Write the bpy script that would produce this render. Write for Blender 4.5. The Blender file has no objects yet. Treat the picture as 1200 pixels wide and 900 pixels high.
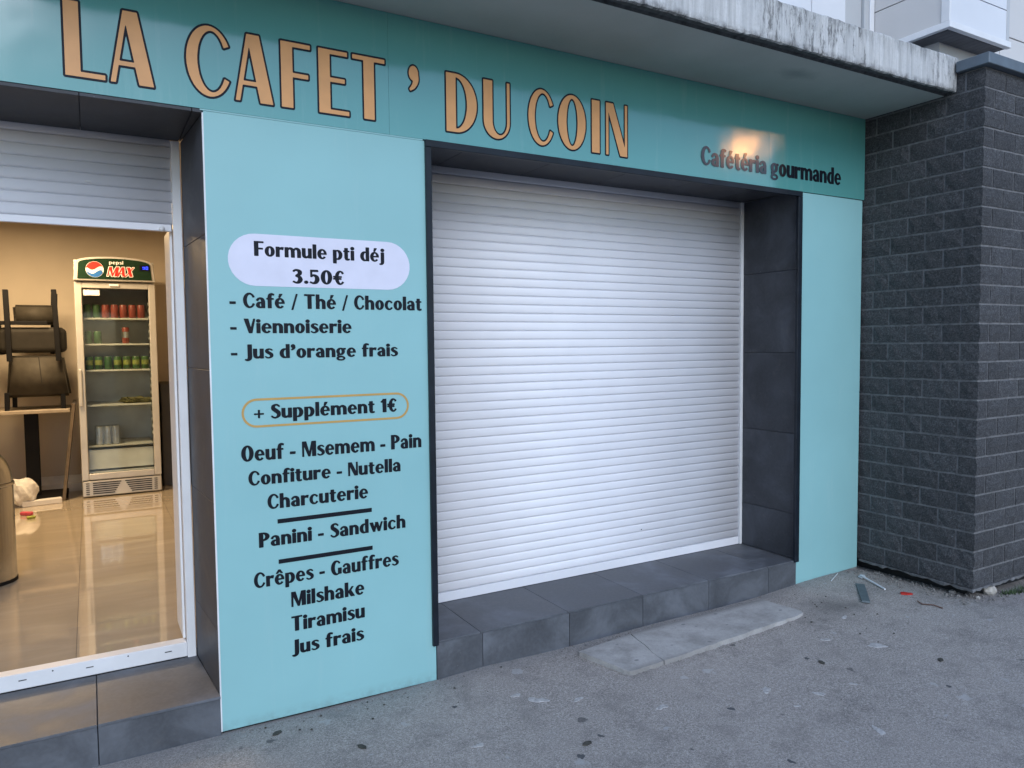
import bpy, bmesh, math, random
import numpy as np
from mathutils import Vector, Matrix
from math import radians, pi, sin, cos
random.seed(7)
scene = bpy.context.scene
COL = scene.collection

# ------------------------------------------------------------------ camera
cam_data = bpy.data.cameras.new('camera')
cam = bpy.data.objects.new('camera', cam_data)
COL.objects.link(cam)
scene.camera = cam
PITCH, YAW, ROLL = 0.053842, 0.518513, -0.009914
fw = Vector((sin(YAW)*cos(PITCH), cos(YAW)*cos(PITCH), -sin(PITCH)))
rt0 = Vector((cos(YAW), -sin(YAW), 0.0))
up0 = rt0.cross(fw)
rt = cos(ROLL)*rt0 + sin(ROLL)*up0
up = -sin(ROLL)*rt0 + cos(ROLL)*up0
mw = Matrix((rt, up, -fw)).transposed().to_4x4()
mw.translation = Vector((0.0, -3.1, 1.55))
cam.matrix_world = mw
cam_data.sensor_width = 36.0
cam_data.lens = 866.22/1200*36.0
cam_data.clip_start = 0.05
cam_data.clip_end = 600

# ------------------------------------------------------------------ world, sun, exposure
SUN_EL, SUN_ROT = radians(33), radians(196)
world = bpy.data.worlds.new("World")
scene.world = world
world.use_nodes = True
wn = world.node_tree
sky = wn.nodes.new('ShaderNodeTexSky')
sky.sky_type = 'NISHITA'
sky.sun_disc = False
sky.sun_elevation = SUN_EL
sky.sun_rotation = SUN_ROT
sky.air_density = 1.0
sky.dust_density = 0.6
sky.ozone_density = 3.0
bg = wn.nodes['Background']
bg.inputs['Strength'].default_value = 0.12
wn.links.new(sky.outputs[0], bg.inputs[0])
sun_data = bpy.data.lights.new('sun', 'SUN')
sun_data.energy = 0.75
sun_data.angle = radians(34)
sun_data.color = (0.80, 0.88, 1.0)
sun = bpy.data.objects.new('sun', sun_data)
COL.objects.link(sun)
# direction towards the sun, same azimuth as the sky's sun_rotation (clockwise from +Y)
sd = Vector((sin(SUN_ROT)*cos(SUN_EL), cos(SUN_ROT)*cos(SUN_EL), sin(SUN_EL)))
sun.rotation_euler = sd.to_track_quat('Z', 'Y').to_euler()
scene.view_settings.view_transform = 'Standard'
scene.view_settings.look = 'None'
scene.view_settings.gamma = 1.0
scene.view_settings.exposure = 0.88
scene.cycles.max_bounces = 8
scene.cycles.transparent_max_bounces = 8
scene.cycles.caustics_reflective = False
scene.cycles.caustics_refractive = False
scene.cycles.sample_clamp_indirect = 4.0

# ------------------------------------------------------------------ materials
def rgb(c): return (c[0], c[1], c[2], 1.0)

class NT:
    def __init__(s, name):
        s.m = bpy.data.materials.new(name); s.m.use_nodes = True
        s.t = s.m.node_tree; s.b = s.t.nodes['Principled BSDF']
        s.pos = s.n('ShaderNodeNewGeometry').outputs['Position']
    def n(s, typ, **kw):
        nd = s.t.nodes.new(typ)
        for k, v in kw.items():
            if k.startswith('i_'):
                nd.inputs[k[2:].replace('_', ' ')].default_value = v
            else: setattr(nd, k, v)
        return nd
    def l(s, a, b): s.t.links.new(a, b)
    def vec(s, scale=(1, 1, 1), src=None):
        mp = s.n('ShaderNodeMapping'); mp.inputs['Scale'].default_value = scale
        s.l(src if src is not None else s.pos, mp.inputs['Vector']); return mp.outputs[0]
    def noise(s, scale, detail=4, rough=.5, vec=None, dist=0):
        nd = s.n('ShaderNodeTexNoise'); nd.inputs['Scale'].default_value = scale
        nd.inputs['Detail'].default_value = detail; nd.inputs['Roughness'].default_value = rough
        nd.inputs['Distortion'].default_value = dist
        s.l(vec if vec is not None else s.pos, nd.inputs['Vector']); return nd.outputs['Fac']
    def ramp(s, fac, stops, interp='LINEAR'):
        nd = s.n('ShaderNodeValToRGB'); cr = nd.color_ramp; cr.interpolation = interp
        while len(cr.elements) < len(stops): cr.elements.new(0.5)
        for e, (p, c) in zip(cr.elements, stops):
            e.position = p; e.color = rgb(c) if not isinstance(c, (int, float)) else (c, c, c, 1)
        s.l(fac, nd.inputs[0]); return nd.outputs[0]
    def mix(s, fac, a, b, mode='MIX'):
        nd = s.n('ShaderNodeMix', data_type='RGBA', blend_type=mode)
        for sock, v in ((nd.inputs[0], fac), (nd.inputs[6], a), (nd.inputs[7], b)):
            if isinstance(v, (int, float)): sock.default_value = v
            elif isinstance(v, tuple): sock.default_value = rgb(v)
            else: s.l(v, sock)
        return nd.outputs[2]
    def math(s, op, a, b=0.0, c=None):
        nd = s.n('ShaderNodeMath', operation=op)
        for i, v in enumerate((a, b) if c is None else (a, b, c)):
            if isinstance(v, (int, float)): nd.inputs[i].default_value = v
            else: s.l(v, nd.inputs[i])
        return nd.outputs[0]
    def bump(s, h, strength=.3, dist=.01, prev=None):
        nd = s.n('ShaderNodeBump'); nd.inputs['Strength'].default_value = strength
        nd.inputs['Distance'].default_value = dist
        s.l(h, nd.inputs['Height'])
        if prev is not None: s.l(prev, nd.inputs['Normal'])
        s.l(nd.outputs[0], s.b.inputs['Normal']); return nd.outputs[0]
    def col(s, c):
        if isinstance(c, tuple): s.b.inputs['Base Color'].default_value = rgb(c)
        else: s.l(c, s.b.inputs['Base Color'])
    def set(s, **kw):
        for k, v in kw.items():
            sock = s.b.inputs[k.replace('_', ' ')]
            if isinstance(v, (int, float, tuple)): sock.default_value = v
            else: s.l(v, sock)

def simple(name, c, rough=.5, var=.08, scale=6, bump=0.0, bscale=200, metal=0.0, rvar=0.0, spec=.5, objvar=0.0):
    k = NT(name)
    a = k.noise(scale, 4)
    dark = tuple(x*(1-var*2) for x in c); lite = tuple(min(1, x*(1+var*2)) for x in c)
    cc = k.ramp(a, [(.25, dark), (.75, lite)])
    if objvar:
        oi = k.n('ShaderNodeObjectInfo').outputs['Random']
        f = k.math('MULTIPLY_ADD', oi, 2*objvar, 1-objvar)
        cmb = k.n('ShaderNodeCombineColor')
        for i in range(3): k.l(f, cmb.inputs[i])
        cc = k.mix(1.0, cc, cmb.outputs[0], 'MULTIPLY')
    k.col(cc); k.set(Roughness=rough, Metallic=metal)
    k.b.inputs['Specular IOR Level'].default_value = spec
    if rvar:
        r = k.noise(scale*2.3, 5)
        k.set(Roughness=k.math('MULTIPLY_ADD', r, rvar*2, rough-rvar))
    if bump: k.bump(k.noise(bscale, 3), bump, .002)
    return k.m

def emit(name, c, strength):
    k = NT(name); k.col((0.02, .02, .02)); k.set(Roughness=.5)
    k.b.inputs['Emission Color'].default_value = rgb(c); k.b.inputs['Emission Strength'].default_value = strength
    return k.m

def panel_material(name, c, rough, spec):
    k = NT(name)
    a = k.noise(1.6, 5, .55); b = k.noise(38, 3)
    cc = k.ramp(a, [(.3, tuple(x*.955 for x in c)), (.7, tuple(x*1.03 for x in c))])
    st = k.noise(1.0, 6, .7, k.vec((14, 14, 1.1)))
    cc = k.mix(k.ramp(st, [(.56, 0.0), (.8, .12)]), cc, (.55, .62, .6))
    # grime splashed on near the pavement
    sep = k.n('ShaderNodeSeparateXYZ'); k.l(k.pos, sep.inputs[0])
    low = k.math('SUBTRACT', .05, sep.outputs[2]); low = k.math('MULTIPLY', low, 9.0)
    low = k.math('MULTIPLY', k.math('MAXIMUM', low, 0.0), k.ramp(k.noise(22, 5, .7), [(.35, 0.0), (.75, 1.0)]))
    cc = k.mix(k.math('MINIMUM', low, .6), cc, (.13, .13, .12))
    k.col(cc)
    k.set(Roughness=k.ramp(k.noise(5, 5, .6), [(.3, rough*.8), (.7, rough*1.25)]))
    k.b.inputs['Specular IOR Level'].default_value = spec
    h = k.noise(2.3, 2, .4)
    p = k.bump(h, .10, .05)
    k.bump(k.noise(260, 2), .03, .001, p)
    return k.m

MAT = {}
MAT['turq'] = panel_material('turquoise_panel', (.265, .505, .52), .36, .45)
MAT['turq_sign'] = panel_material('turquoise_sign', (.095, .315, .30), .105, 1.0)
MAT['panel_edge'] = simple('panel_white_edge', (.72, .74, .76), .4)
MAT['orange'] = simple('vinyl_orange', (.70, .34, .125), .42, .05, 9)
MAT['orange_line'] = simple('vinyl_ochre', (.50, .30, .09), .45, .05, 9)
MAT['navy'] = simple('vinyl_navy', (.006, .009, .018), .5, .1, 9, spec=.2)
MAT['black_vinyl'] = simple('vinyl_black', (.006, .008, .014), .5, .1, 9, spec=.2)
MAT['gloss_black'] = simple('vinyl_gloss_black', (.008, .010, .016), .12, .1, 9, spec=.8)
MAT['white_vinyl'] = simple('vinyl_white', (.68, .68, .80), .5, .03, 9)
MAT['trim'] = simple('black_aluminium', (.008, .012, .019), .4, .2, 12, .05, 500, spec=.3)
MAT['shutter'] = simple('shutter_white', (.78, .78, .82), .38, .02, 3, .03, 300, objvar=.012)
MAT['pvc'] = simple('white_pvc', (.76, .76, .77), .38, .03, 7, objvar=.01)
MAT['dark'] = simple('dark_gap', (.012, .012, .013), .9)
MAT['grout'] = simple('grout', (.035, .037, .042), .9, .15, 40)
MAT['core'] = simple('render_grey', (.22, .22, .22), .9, .1, 20)

def slate_tile(name, c, rough, spec=.5):
    k = NT(name)
    oi = k.n('ShaderNodeObjectInfo').outputs['Random']
    vadd = k.n('ShaderNodeVectorMath', operation='ADD'); k.l(k.pos, vadd.inputs[0])
    cmb = k.n('ShaderNodeCombineXYZ'); k.l(k.math('MULTIPLY', oi, 37.0), cmb.inputs[0]); k.l(k.math('MULTIPLY', oi, 11.0), cmb.inputs[2])
    k.l(cmb.outputs[0], vadd.inputs[1]); v = vadd.outputs[0]
    cloud = k.noise(3.2, 7, .62, v, .6); fine = k.noise(60, 4, .6, v)
    cc = k.ramp(cloud, [(.28, tuple(x*.62 for x in c)), (.5, c), (.68, tuple(x*1.7 for x in c))])
    cc = k.mix(k.ramp(fine, [(.4, 0.0), (.8, .25)]), cc, tuple(x*1.9 for x in c))
    dust = k.noise(9, 6, .7)
    cc = k.mix(k.ramp(dust, [(.58, 0.0), (.82, .35)]), cc, (.14, .135, .13))
    spk = k.n('ShaderNodeTexVoronoi'); spk.inputs['Scale'].default_value = 17; k.l(v, spk.inputs['Vector'])
    cc = k.mix(k.ramp(spk.outputs['Distance'], [(.03, .35), (.055, 0.0)]), cc, (.25, .25, .25))
    f = k.math('MULTIPLY_ADD', oi, .22, .89)
    cm = k.n('ShaderNodeCombineColor')
    for i in range(3): k.l(f, cm.inputs[i])
    k.col(k.mix(1.0, cc, cm.outputs[0], 'MULTIPLY'))
    k.set(Roughness=k.ramp(cloud, [(.3, rough-.08), (.7, rough+.12)]))
    k.bump(k.noise(130, 4, .6, v), .12, .002)
    k.b.inputs['Specular IOR Level'].default_value = spec
    return k.m
MAT['tile'] = slate_tile('slate_tile', (.042, .046, .055), .5, .35)
MAT['tile_step'] = slate_tile('slate_step_tile', (.082, .088, .10), .5, .45)

def brick_material():
    k = NT('splitface_brick')
    oi = k.n('ShaderNodeObjectInfo').outputs['Random']
    a = k.noise(48, 8, .85); b = k.noise(120, 4, .8)
    cc = k.ramp(a, [(.32, (.022, .022, .025)), (.5, (.046, .047, .051)), (.66, (.085, .087, .092))])
    cc = k.mix(k.ramp(b, [(.50, 0.0), (.66, .75)]), cc, (.15, .152, .165))
    cc = k.mix(k.ramp(b, [(.33, .7), (.45, 0.0)]), cc, (.012, .012, .015))
    f = k.math('MULTIPLY_ADD', oi, .36, .84)
    cm = k.n('ShaderNodeCombineColor')
    for i in range(3): k.l(f, cm.inputs[i])
    k.col(k.mix(1.0, cc, cm.outputs[0], 'MULTIPLY')); k.set(Roughness=.88)
    p = k.bump(a, .8, .012); k.bump(b, .8, .004, p)
    return k.m
MAT['brick'] = brick_material()
def mortar():
    k = NT('mortar')
    a = k.noise(30, 5, .7)
    k.col(k.ramp(a, [(.30, (.09, .091, .096)), (.62, (.19, .192, .20))])); k.set(Roughness=.95)
    k.bump(k.noise(180, 4), .6, .003)
    return k.m
MAT['mortar'] = mortar()

def fascia_material():
    k = NT('weathered_concrete_fascia')
    sep = k.n('ShaderNodeSeparateXYZ'); k.l(k.pos, sep.inputs[0]); z = sep.outputs[2]
    streak = k.noise(1.0, 8, .75, k.vec((30, 8, 1.5)))
    wide = k.noise(1.0, 4, .6, k.vec((7, 7, 1.2)))
    fine = k.noise(90, 5, .7)
    base = k.ramp(streak, [(.30, (.36, .36, .355)), (.5, (.54, .54, .535)), (.62, (.66, .66, .655)), (.72, (.76, .76, .75))])
    base = k.mix(k.ramp(wide, [(.35, .0), (.7, .45)]), base, (.40, .42, .43))
    base = k.mix(k.ramp(fine, [(.5, 0.0), (.75, .4)]), base, (.33, .33, .32))
    tz = k.math('MULTIPLY', k.math('SUBTRACT', z, 3.10), 11.0)
    top = k.math('MULTIPLY', k.math('MAXIMUM', tz, 0.0), k.ramp(k.noise(1.0, 7, .8, k.vec((30, 6, 5))), [(.47, 0.0), (.66, 1.0)]))
    base = k.mix(k.math('MINIMUM', top, .85), base, (.075, .075, .078))
    blot = k.math('MULTIPLY', k.ramp(k.noise(1.0, 8, .8, k.vec((26, 8, 7))), [(.50, 0.0), (.60, .85)]), k.ramp(k.noise(1.0, 3, .5, k.vec((1.9, 1, 1))), [(.40, 0.0), (.55, 1.0)]))
    base = k.mix(blot, base, (.09, .09, .09))
    bz = k.math('MULTIPLY', k.math('SUBTRACT', 3.022, z), 30.0)
    bot = k.math('MULTIPLY', k.math('MAXIMUM', bz, 0.0), k.ramp(k.noise(1.0, 7, .8, k.vec((24, 6, 20))), [(.40, 0.0), (.62, 1.0)]))
    base = k.mix(k.math('MINIMUM', bot, .9), base, (.06, .06, .062))
    k.col(base); k.set(Roughness=.85)
    p = k.bump(streak, .5, .01); k.bump(fine, .5, .004, p)
    return k.m
MAT['fascia'] = fascia_material()

def soffit_material():
    k = NT('painted_soffit')
    a = k.noise(2.2, 6, .6)
    cc = k.ramp(a, [(.3, (.39, .405, .38)), (.7, (.46, .475, .45))])
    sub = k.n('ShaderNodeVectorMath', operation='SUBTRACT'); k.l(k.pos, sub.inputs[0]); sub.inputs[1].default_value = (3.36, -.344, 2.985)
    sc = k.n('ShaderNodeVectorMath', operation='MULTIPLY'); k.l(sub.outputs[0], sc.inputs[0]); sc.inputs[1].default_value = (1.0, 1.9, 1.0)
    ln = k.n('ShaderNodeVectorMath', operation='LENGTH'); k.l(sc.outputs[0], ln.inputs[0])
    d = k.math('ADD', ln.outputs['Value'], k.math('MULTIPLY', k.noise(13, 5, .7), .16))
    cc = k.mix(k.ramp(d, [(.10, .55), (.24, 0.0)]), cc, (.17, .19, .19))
    k.col(cc); k.set(Roughness=.7)
    k.bump(k.noise(60, 5), .2, .004)
    return k.m
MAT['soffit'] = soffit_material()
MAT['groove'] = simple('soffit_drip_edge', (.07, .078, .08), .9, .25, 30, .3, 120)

def asphalt():
    k = NT('worn_asphalt')
    n1 = k.noise(1.1, 5, .6); n2 = k.noise(5.5, 7, .7); n3 = k.noise(105, 5, .85); n4 = k.noise(260, 3, .75)
    cc = k.ramp(n3, [(.33, (.12, .107, .096)), (.5, (.315, .283, .26)), (.67, (.58, .53, .49))])
    cc = k.mix(k.ramp(n1, [(.35, 0.0), (.7, .40)]), cc, (.42, .378, .345))
    n5 = k.noise(17, 6, .75)
    cc = k.mix(k.ramp(n5, [(.28, .45), (.46, 0.0)]), cc, (.17, .155, .145))
    cc = k.mix(k.ramp(n5, [(.58, 0.0), (.72, .45)]), cc, (.42, .395, .38))
    cc = k.mix(k.ramp(n2, [(.30, .6), (.50, 0.0)]), cc, (.155, .14, .13))
    cc = k.mix(k.ramp(n2, [(.60, 0.0), (.80, .4)]), cc, (.30, .295, .30))
    cc = k.mix(k.ramp(n4, [(.57, 0.0), (.66, .9)]), cc, (.66, .62, .59))
    cc = k.mix(k.ramp(n4, [(.33, .9), (.43, 0.0)]), cc, (.06, .056, .054))
    # old gum and dark blots of irregular size
    wob = k.n('ShaderNodeVectorMath', operation='ADD'); k.l(k.pos, wob.inputs[0])
    wn_ = k.n('ShaderNodeTexNoise'); wn_.inputs['Scale'].default_value = 21; k.l(k.pos, wn_.inputs['Vector'])
    ws = k.n('ShaderNodeVectorMath', operation='SCALE'); ws.inputs['Scale'].default_value = .07; k.l(wn_.outputs['Color'], ws.inputs[0]); k.l(ws.outputs[0], wob.inputs[1])
    def blots(scale, keep, size, off):
        mp = k.n('ShaderNodeMapping'); mp.inputs['Location'].default_value = off; k.l(wob.outputs[0], mp.inputs['Vector'])
        v = k.n('ShaderNodeTexVoronoi'); v.inputs['Scale'].default_value = scale; k.l(mp.outputs[0], v.inputs['Vector'])
        sepc = k.n('ShaderNodeSeparateColor'); k.l(v.outputs['Color'], sepc.inputs[0])
        th = k.math('MULTIPLY', sepc.outputs[0], size)
        gate = k.math('GREATER_THAN', sepc.outputs[1], keep)
        f = k.math('SUBTRACT', th, v.outputs['Distance']); f = k.math('MULTIPLY', f, 16.0)
        f = k.math('MINIMUM', k.math('MAXIMUM', f, 0.0), 1.0)
        return k.math('MULTIPLY', f, gate)
    cc = k.mix(k.math('MULTIPLY', blots(6.5, .62, .24, (3, 1, 0)), .6), cc, (.45, .44, .44))
    cc = k.mix(k.math('MULTIPLY', blots(14, .88, .26, (5, 7, 0)), .55), cc, (.42, .42, .44))
    cc = k.mix(k.math('MULTIPLY', blots(8.0, .82, .20, (9, 4, 0)), .7), cc, (.05, .05, .055))
    # earth and dust collected along the pillar and the walls
    sep = k.n('ShaderNodeSeparateXYZ'); k.l(k.pos, sep.inputs[0]); x, y = sep.outputs[0], sep.outputs[1]
    ex = k.math('MULTIPLY', k.math('ABSOLUTE', k.math('SUBTRACT', x, 4.75)), 1.9)
    ey = k.math('MULTIPLY', k.math('ABSOLUTE', k.math('ADD', y, .42)), 1.7)
    d = k.math('ADD', k.math('MAXIMUM', ex, ey), k.math('MULTIPLY', n2, .6))
    cc = k.mix(k.ramp(d, [(.55, .75), (1.05, 0.0)]), cc, (.13, .115, .10))
    sx = k.math('SUBTRACT', x, 3.66); sy = k.math('ADD', y, .38)
    rr = k.math('SQRT', k.math('ADD', k.math('MULTIPLY', sx, sx), k.math('MULTIPLY', k.math('MULTIPLY', sy, sy), 2.2)))
    cc = k.mix(k.ramp(k.math('ADD', rr, k.math('MULTIPLY', n2, .34)), [(.20, .55), (.46, 0.0)]), cc, (.09, .085, .08))
    e2 = k.math('ADD', k.math('MULTIPLY', k.math('ABSOLUTE', y), 5.0), k.math('MULTIPLY', n2, .9))
    cc = k.mix(k.ramp(e2, [(.5, .5), (1.0, 0.0)]), cc, (.25, .245, .24))
    k.col(cc); k.set(Roughness=.9)
    p = k.bump(n2, .25, .012); p = k.bump(n3, .55, .006, p); k.bump(n4, .5, .002, p)
    return k.m
MAT['ground'] = asphalt()
def slab_material():
    k = NT('pale_concrete_slab')
    n2 = k.noise(7, 7, .7); n3 = k.noise(120, 4, .7)
    cc = k.ramp(n2, [(.3, (.27, .258, .245)), (.6, (.43, .415, .40))])
    cc = k.mix(k.ramp(n3, [(.3, .5), (.45, 0.0)]), cc, (.17, .17, .17))
    cc = k.mix(k.ramp(n3, [(.6, 0.0), (.8, .5)]), cc, (.46, .46, .47))
    v = k.n('ShaderNodeTexVoronoi'); v.inputs['Scale'].default_value = 9; k.l(k.vec((1, 1.4, 1)), v.inputs['Vector'])
    cc = k.mix(k.ramp(v.outputs['Distance'], [(.08, .7), (.13, 0.0)]), cc, (.15, .15, .16))
    sp2 = k.n('ShaderNodeSeparateXYZ'); k.l(k.pos, sp2.inputs[0])
    ed = k.math('ABSOLUTE', k.math('ADD', sp2.outputs[1], .262))
    ed = k.math('ADD', ed, k.math('MULTIPLY', n2, .10))
    cc = k.mix(k.ramp(ed, [(.19, 0.0), (.235, .6)]), cc, (.15, .14, .13))
    cc = k.mix(k.ramp(k.noise(2.2, 6, .7), [(.52, 0.0), (.66, .35)]), cc, (.20, .19, .18))
    k.col(cc); k.set(Roughness=.88); k.bump(k.noise(80, 5, .7), .5, .005, k.bump(n2, .4, .012)); return k.m
MAT['slab'] = slab_material()
MAT['cladding'] = simple('white_cladding', (.70, .71, .74), .35, .02, 2)
MAT['cladding_grey'] = simple('grey_cladding', (.48, .49, .50), .4, .02, 2)
MAT['cladding_side'] = simple('cream_cladding', (.62, .60, .585), .45, .02, 2)
MAT['coping'] = simple('coping_paint', (.105, .135, .165), .5, .15, 8, .1, 90)
MAT['gap_dark'] = simple('cladding_joint', (.05, .05, .055), .8)
MAT['ribbed'] = simple('underside_grey', (.12, .12, .13), .8, .1)
# interior
MAT['wall_in'] = simple('beige_wall', (.56, .49, .40), .75, .03, 3, .08, 90)
MAT['ceil_in'] = simple('ceiling_white', (.6, .58, .55), .8)
def floor_material():
    k = NT('polished_floor_tile')
    a = k.noise(1.0, 7, .6, k.vec((1.2, 4.5, 1)), 1.2)
    k.col(k.ramp(a, [(.3, (.43, .365, .275)), (.5, (.46, .39, .30)), (.75, (.53, .46, .36))]))
    k.set(Roughness=.05); k.b.inputs['Specular IOR Level'].default_value = 1.0; k.b.inputs['Coat Weight'].default_value = .6; k.b.inputs['Coat Roughness'].default_value = .03
    k.bump(k.noise(3, 3), .04, .01)
    return k.m
MAT['floor_in'] = floor_material()
MAT['skirting'] = simple('skirting_tile', (.74, .71, .66), .3)
MAT['fridge'] = simple('fridge_silver', (.50, .49, .47), .35, .03, 9, metal=.25)
MAT['fridge_in'] = simple('fridge_liner', (.85, .85, .83), .5)
MAT['shelf'] = simple('fridge_shelf_white', (.72, .71, .68), .4)
MAT['black_sign'] = simple('fridge_sign_black', (.010, .030, .016), .2)
MAT['black'] = simple('black_metal', (.006, .006, .007), .6, spec=.15)
MAT['leather'] = simple('taupe_leather', (.050, .044, .035), .65, .12, 12, .2, 120, spec=.2)
MAT['leather2'] = simple('dark_leather', (.020, .018, .015), .65, .12, 12, .2, 120, spec=.2)
MAT['wood'] = simple('pale_table_wood', (.30, .25, .19), .45, .1, 14)
MAT['wood_dark'] = simple('brown_board', (.12, .09, .06), .6, .15, 14)
MAT['board_face'] = simple('dark_board_face', (.055, .045, .04), .6)
MAT['dark_panel'] = simple('charcoal_panel', (.035, .034, .036), .6)
MAT['red'] = simple('red_print', (.55, .025, .018), .4)
MAT['redcan'] = simple('red_can_print', (.30, .06, .045), .35, .15, 30)
MAT['greencan'] = simple('green_can_print', (.055, .13, .045), .35, .15, 30)
MAT['limecan'] = simple('lime_can_print', (.30, .33, .09), .35, .25, 40)
MAT['silver'] = simple('can_metal', (.6, .6, .6), .3, .1, 30, metal=.9)
MAT['blue'] = simple('blue_print', (.02, .13, .42), .4)
MAT['white_print'] = simple('white_print', (.78, .78, .76), .45)
MAT['paper'] = simple('paper_white', (.62, .60, .57), .8, .1, 30, .3, 80)
MAT['paper2'] = simple('white_carton', (.66, .64, .62), .6, .05, 20)
MAT['pink'] = simple('pink_wrapper', (.5, .06, .09), .5, .1, 30)
MAT['lime'] = simple('yellow_green_wrapper', (.30, .33, .05), .5, .1, 30)
MAT['herb'] = simple('crumpled_brown_green', (.12, .11, .04), .7, .3, 60, .5, 120)
MAT['slatebit'] = simple('slate_strip', (.10, .125, .135), .55, .1, 30)
MAT['stick'] = simple('white_plastic', (.62, .63, .66), .4)
MAT['stone'] = simple('pale_stone', (.40, .37, .33), .85, .15, 40, .5, 90)
MAT['grit'] = simple('grit', (.20, .185, .17), .95, .3, 60)
MAT['leaf'] = simple('dry_leaf', (.055, .05, .04), .8, .3, 60)
MAT['grass'] = simple('weed_green', (.05, .085, .03), .7, .2, 40)
MAT['twig'] = simple('brown_twig', (.14, .075, .055), .8)
MAT['display'] = emit('blue_display', (.02, .05, 1.0), 2.0)
MAT['display_back'] = simple('display_back', (.005, .008, .03), .2)
def steel():
    k = NT('brushed_steel')
    a = k.noise(1.0, 6, .7, k.vec((60, 60, 2)))
    k.col(k.ramp(a, [(.3, (.36, .36, .355)), (.7, (.48, .48, .475))])); k.set(Metallic=1.0, Roughness=.22)
    return k.m
MAT['steel'] = steel()
def glass():
    k = NT('fridge_glass')
    tr = k.n('ShaderNodeBsdfTransparent'); tr.inputs[0].default_value = (.90, .93, .92, 1)
    gl = k.n('ShaderNodeBsdfGlossy'); gl.inputs['Roughness'].default_value = .04
    fr = k.n('ShaderNodeFresnel'); fr.inputs[0].default_value = 1.5
    mx = k.n('ShaderNodeMixShader'); k.l(k.math('MULTIPLY_ADD', fr.outputs[0], .4, .0), mx.inputs[0]); k.l(tr.outputs[0], mx.inputs[1]); k.l(gl.outputs[0], mx.inputs[2])
    k.l(mx.outputs[0], k.t.nodes['Material Output'].inputs[0]); return k.m
MAT['glass'] = glass()
def film():
    k = NT('clear_wrap')
    tr = k.n('ShaderNodeBsdfTransparent'); gl = k.n('ShaderNodeBsdfGlossy'); gl.inputs['Roughness'].default_value = .2
    mx = k.n('ShaderNodeMixShader'); mx.inputs[0].default_value = .22; k.l(tr.outputs[0], mx.inputs[1]); k.l(gl.outputs[0], mx.inputs[2])
    k.l(mx.outputs[0], k.t.nodes['Material Output'].inputs[0]); return k.m
MAT['film'] = film()

# ------------------------------------------------------------------ helpers
def tag(o, label, cat, group=None):
    o['label'] = label; o['category'] = cat
    if group: o['group'] = group
    return o
def empty(name, loc, label, cat, group=None, rz=0):
    o = bpy.data.objects.new(name, None); COL.objects.link(o)
    o.location = loc; o.rotation_euler = (0, 0, rz); o.empty_display_size = .1
    return tag(o, label, cat, group)
def wloc(o):
    v = Vector((0, 0, 0)); rz = 0
    while o is not None:
        v = v + o.location
        o = o.parent
    return v
def link(name, me, mat, parent=None, world=True, smooth=False):
    """mesh given in world coordinates (world=True); its origin is moved to its own centre base"""
    if mat is not None:
        me.materials.append(MAT[mat] if isinstance(mat, str) else mat)
    o = bpy.data.objects.new(name, me); COL.objects.link(o)
    if world:
        n = len(me.vertices); co = np.empty(n*3); me.vertices.foreach_get('co', co); co = co.reshape(-1, 3)
        c = np.array([(co[:, 0].min()+co[:, 0].max())/2, (co[:, 1].min()+co[:, 1].max())/2, co[:, 2].min()])
        co -= c; me.vertices.foreach_set('co', co.ravel()); me.update()
        o.location = Vector(c) - (wloc(parent) if parent else Vector((0, 0, 0)))
    if parent: o.parent = parent
    if smooth:
        for p in me.polygons: p.use_smooth = True
    return o
def bm_box(bm, x0, x1, y0, y1, z0, z1, bev=0.0, seg=1):
    vs = [bm.verts.new((x, y, z)) for z in (z0, z1) for y in (y0, y1) for x in (x0, x1)]
    fs = [bm.faces.new([vs[i] for i in q]) for q in ((0, 2, 3, 1), (4, 5, 7, 6), (0, 1, 5, 4), (2, 6, 7, 3), (0, 4, 6, 2), (1, 3, 7, 5))]
    if bev > 0:
        es = list({e for f in fs for e in f.edges})
        bmesh.ops.bevel(bm, geom=es, offset=bev, segments=seg, affect='EDGES', profile=.5)
def mesh(bm, name='mesh'):
    bmesh.ops.recalc_face_normals(bm, faces=bm.faces)
    me = bpy.data.meshes.new(name); bm.to_mesh(me); bm.free(); return me
def box(name, x0, x1, y0, y1, z0, z1, mat, parent=None, bev=0.0, seg=1):
    bm = bmesh.new(); bm_box(bm, x0, x1, y0, y1, z0, z1, bev, seg)
    return link(name, mesh(bm, name), mat, parent)
def prism(name, pts, z0, z1, mat, parent=None, axis='z', bev=0.0):
    """pts: outline; axis z: (x,y) extruded in z; y: (x,z) extruded in y; x: (y,z) extruded in x"""
    bm = bmesh.new()
    def P(a, b, c): return (a, b, c) if axis == 'z' else ((a, c, b) if axis == 'y' else (c, a, b))
    lo = [bm.verts.new(P(a, b, z0)) for a, b in pts]; hi = [bm.verts.new(P(a, b, z1)) for a, b in pts]
    n = len(pts)
    bm.faces.new(lo); bm.faces.new(hi)
    for i in range(n): bm.faces.new((lo[i], lo[(i+1) % n], hi[(i+1) % n], hi[i]))
    if bev > 0: bmesh.ops.bevel(bm, geom=list(bm.edges), offset=bev, segments=1, affect='EDGES')
    return link(name, mesh(bm, name), mat, parent)
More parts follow.
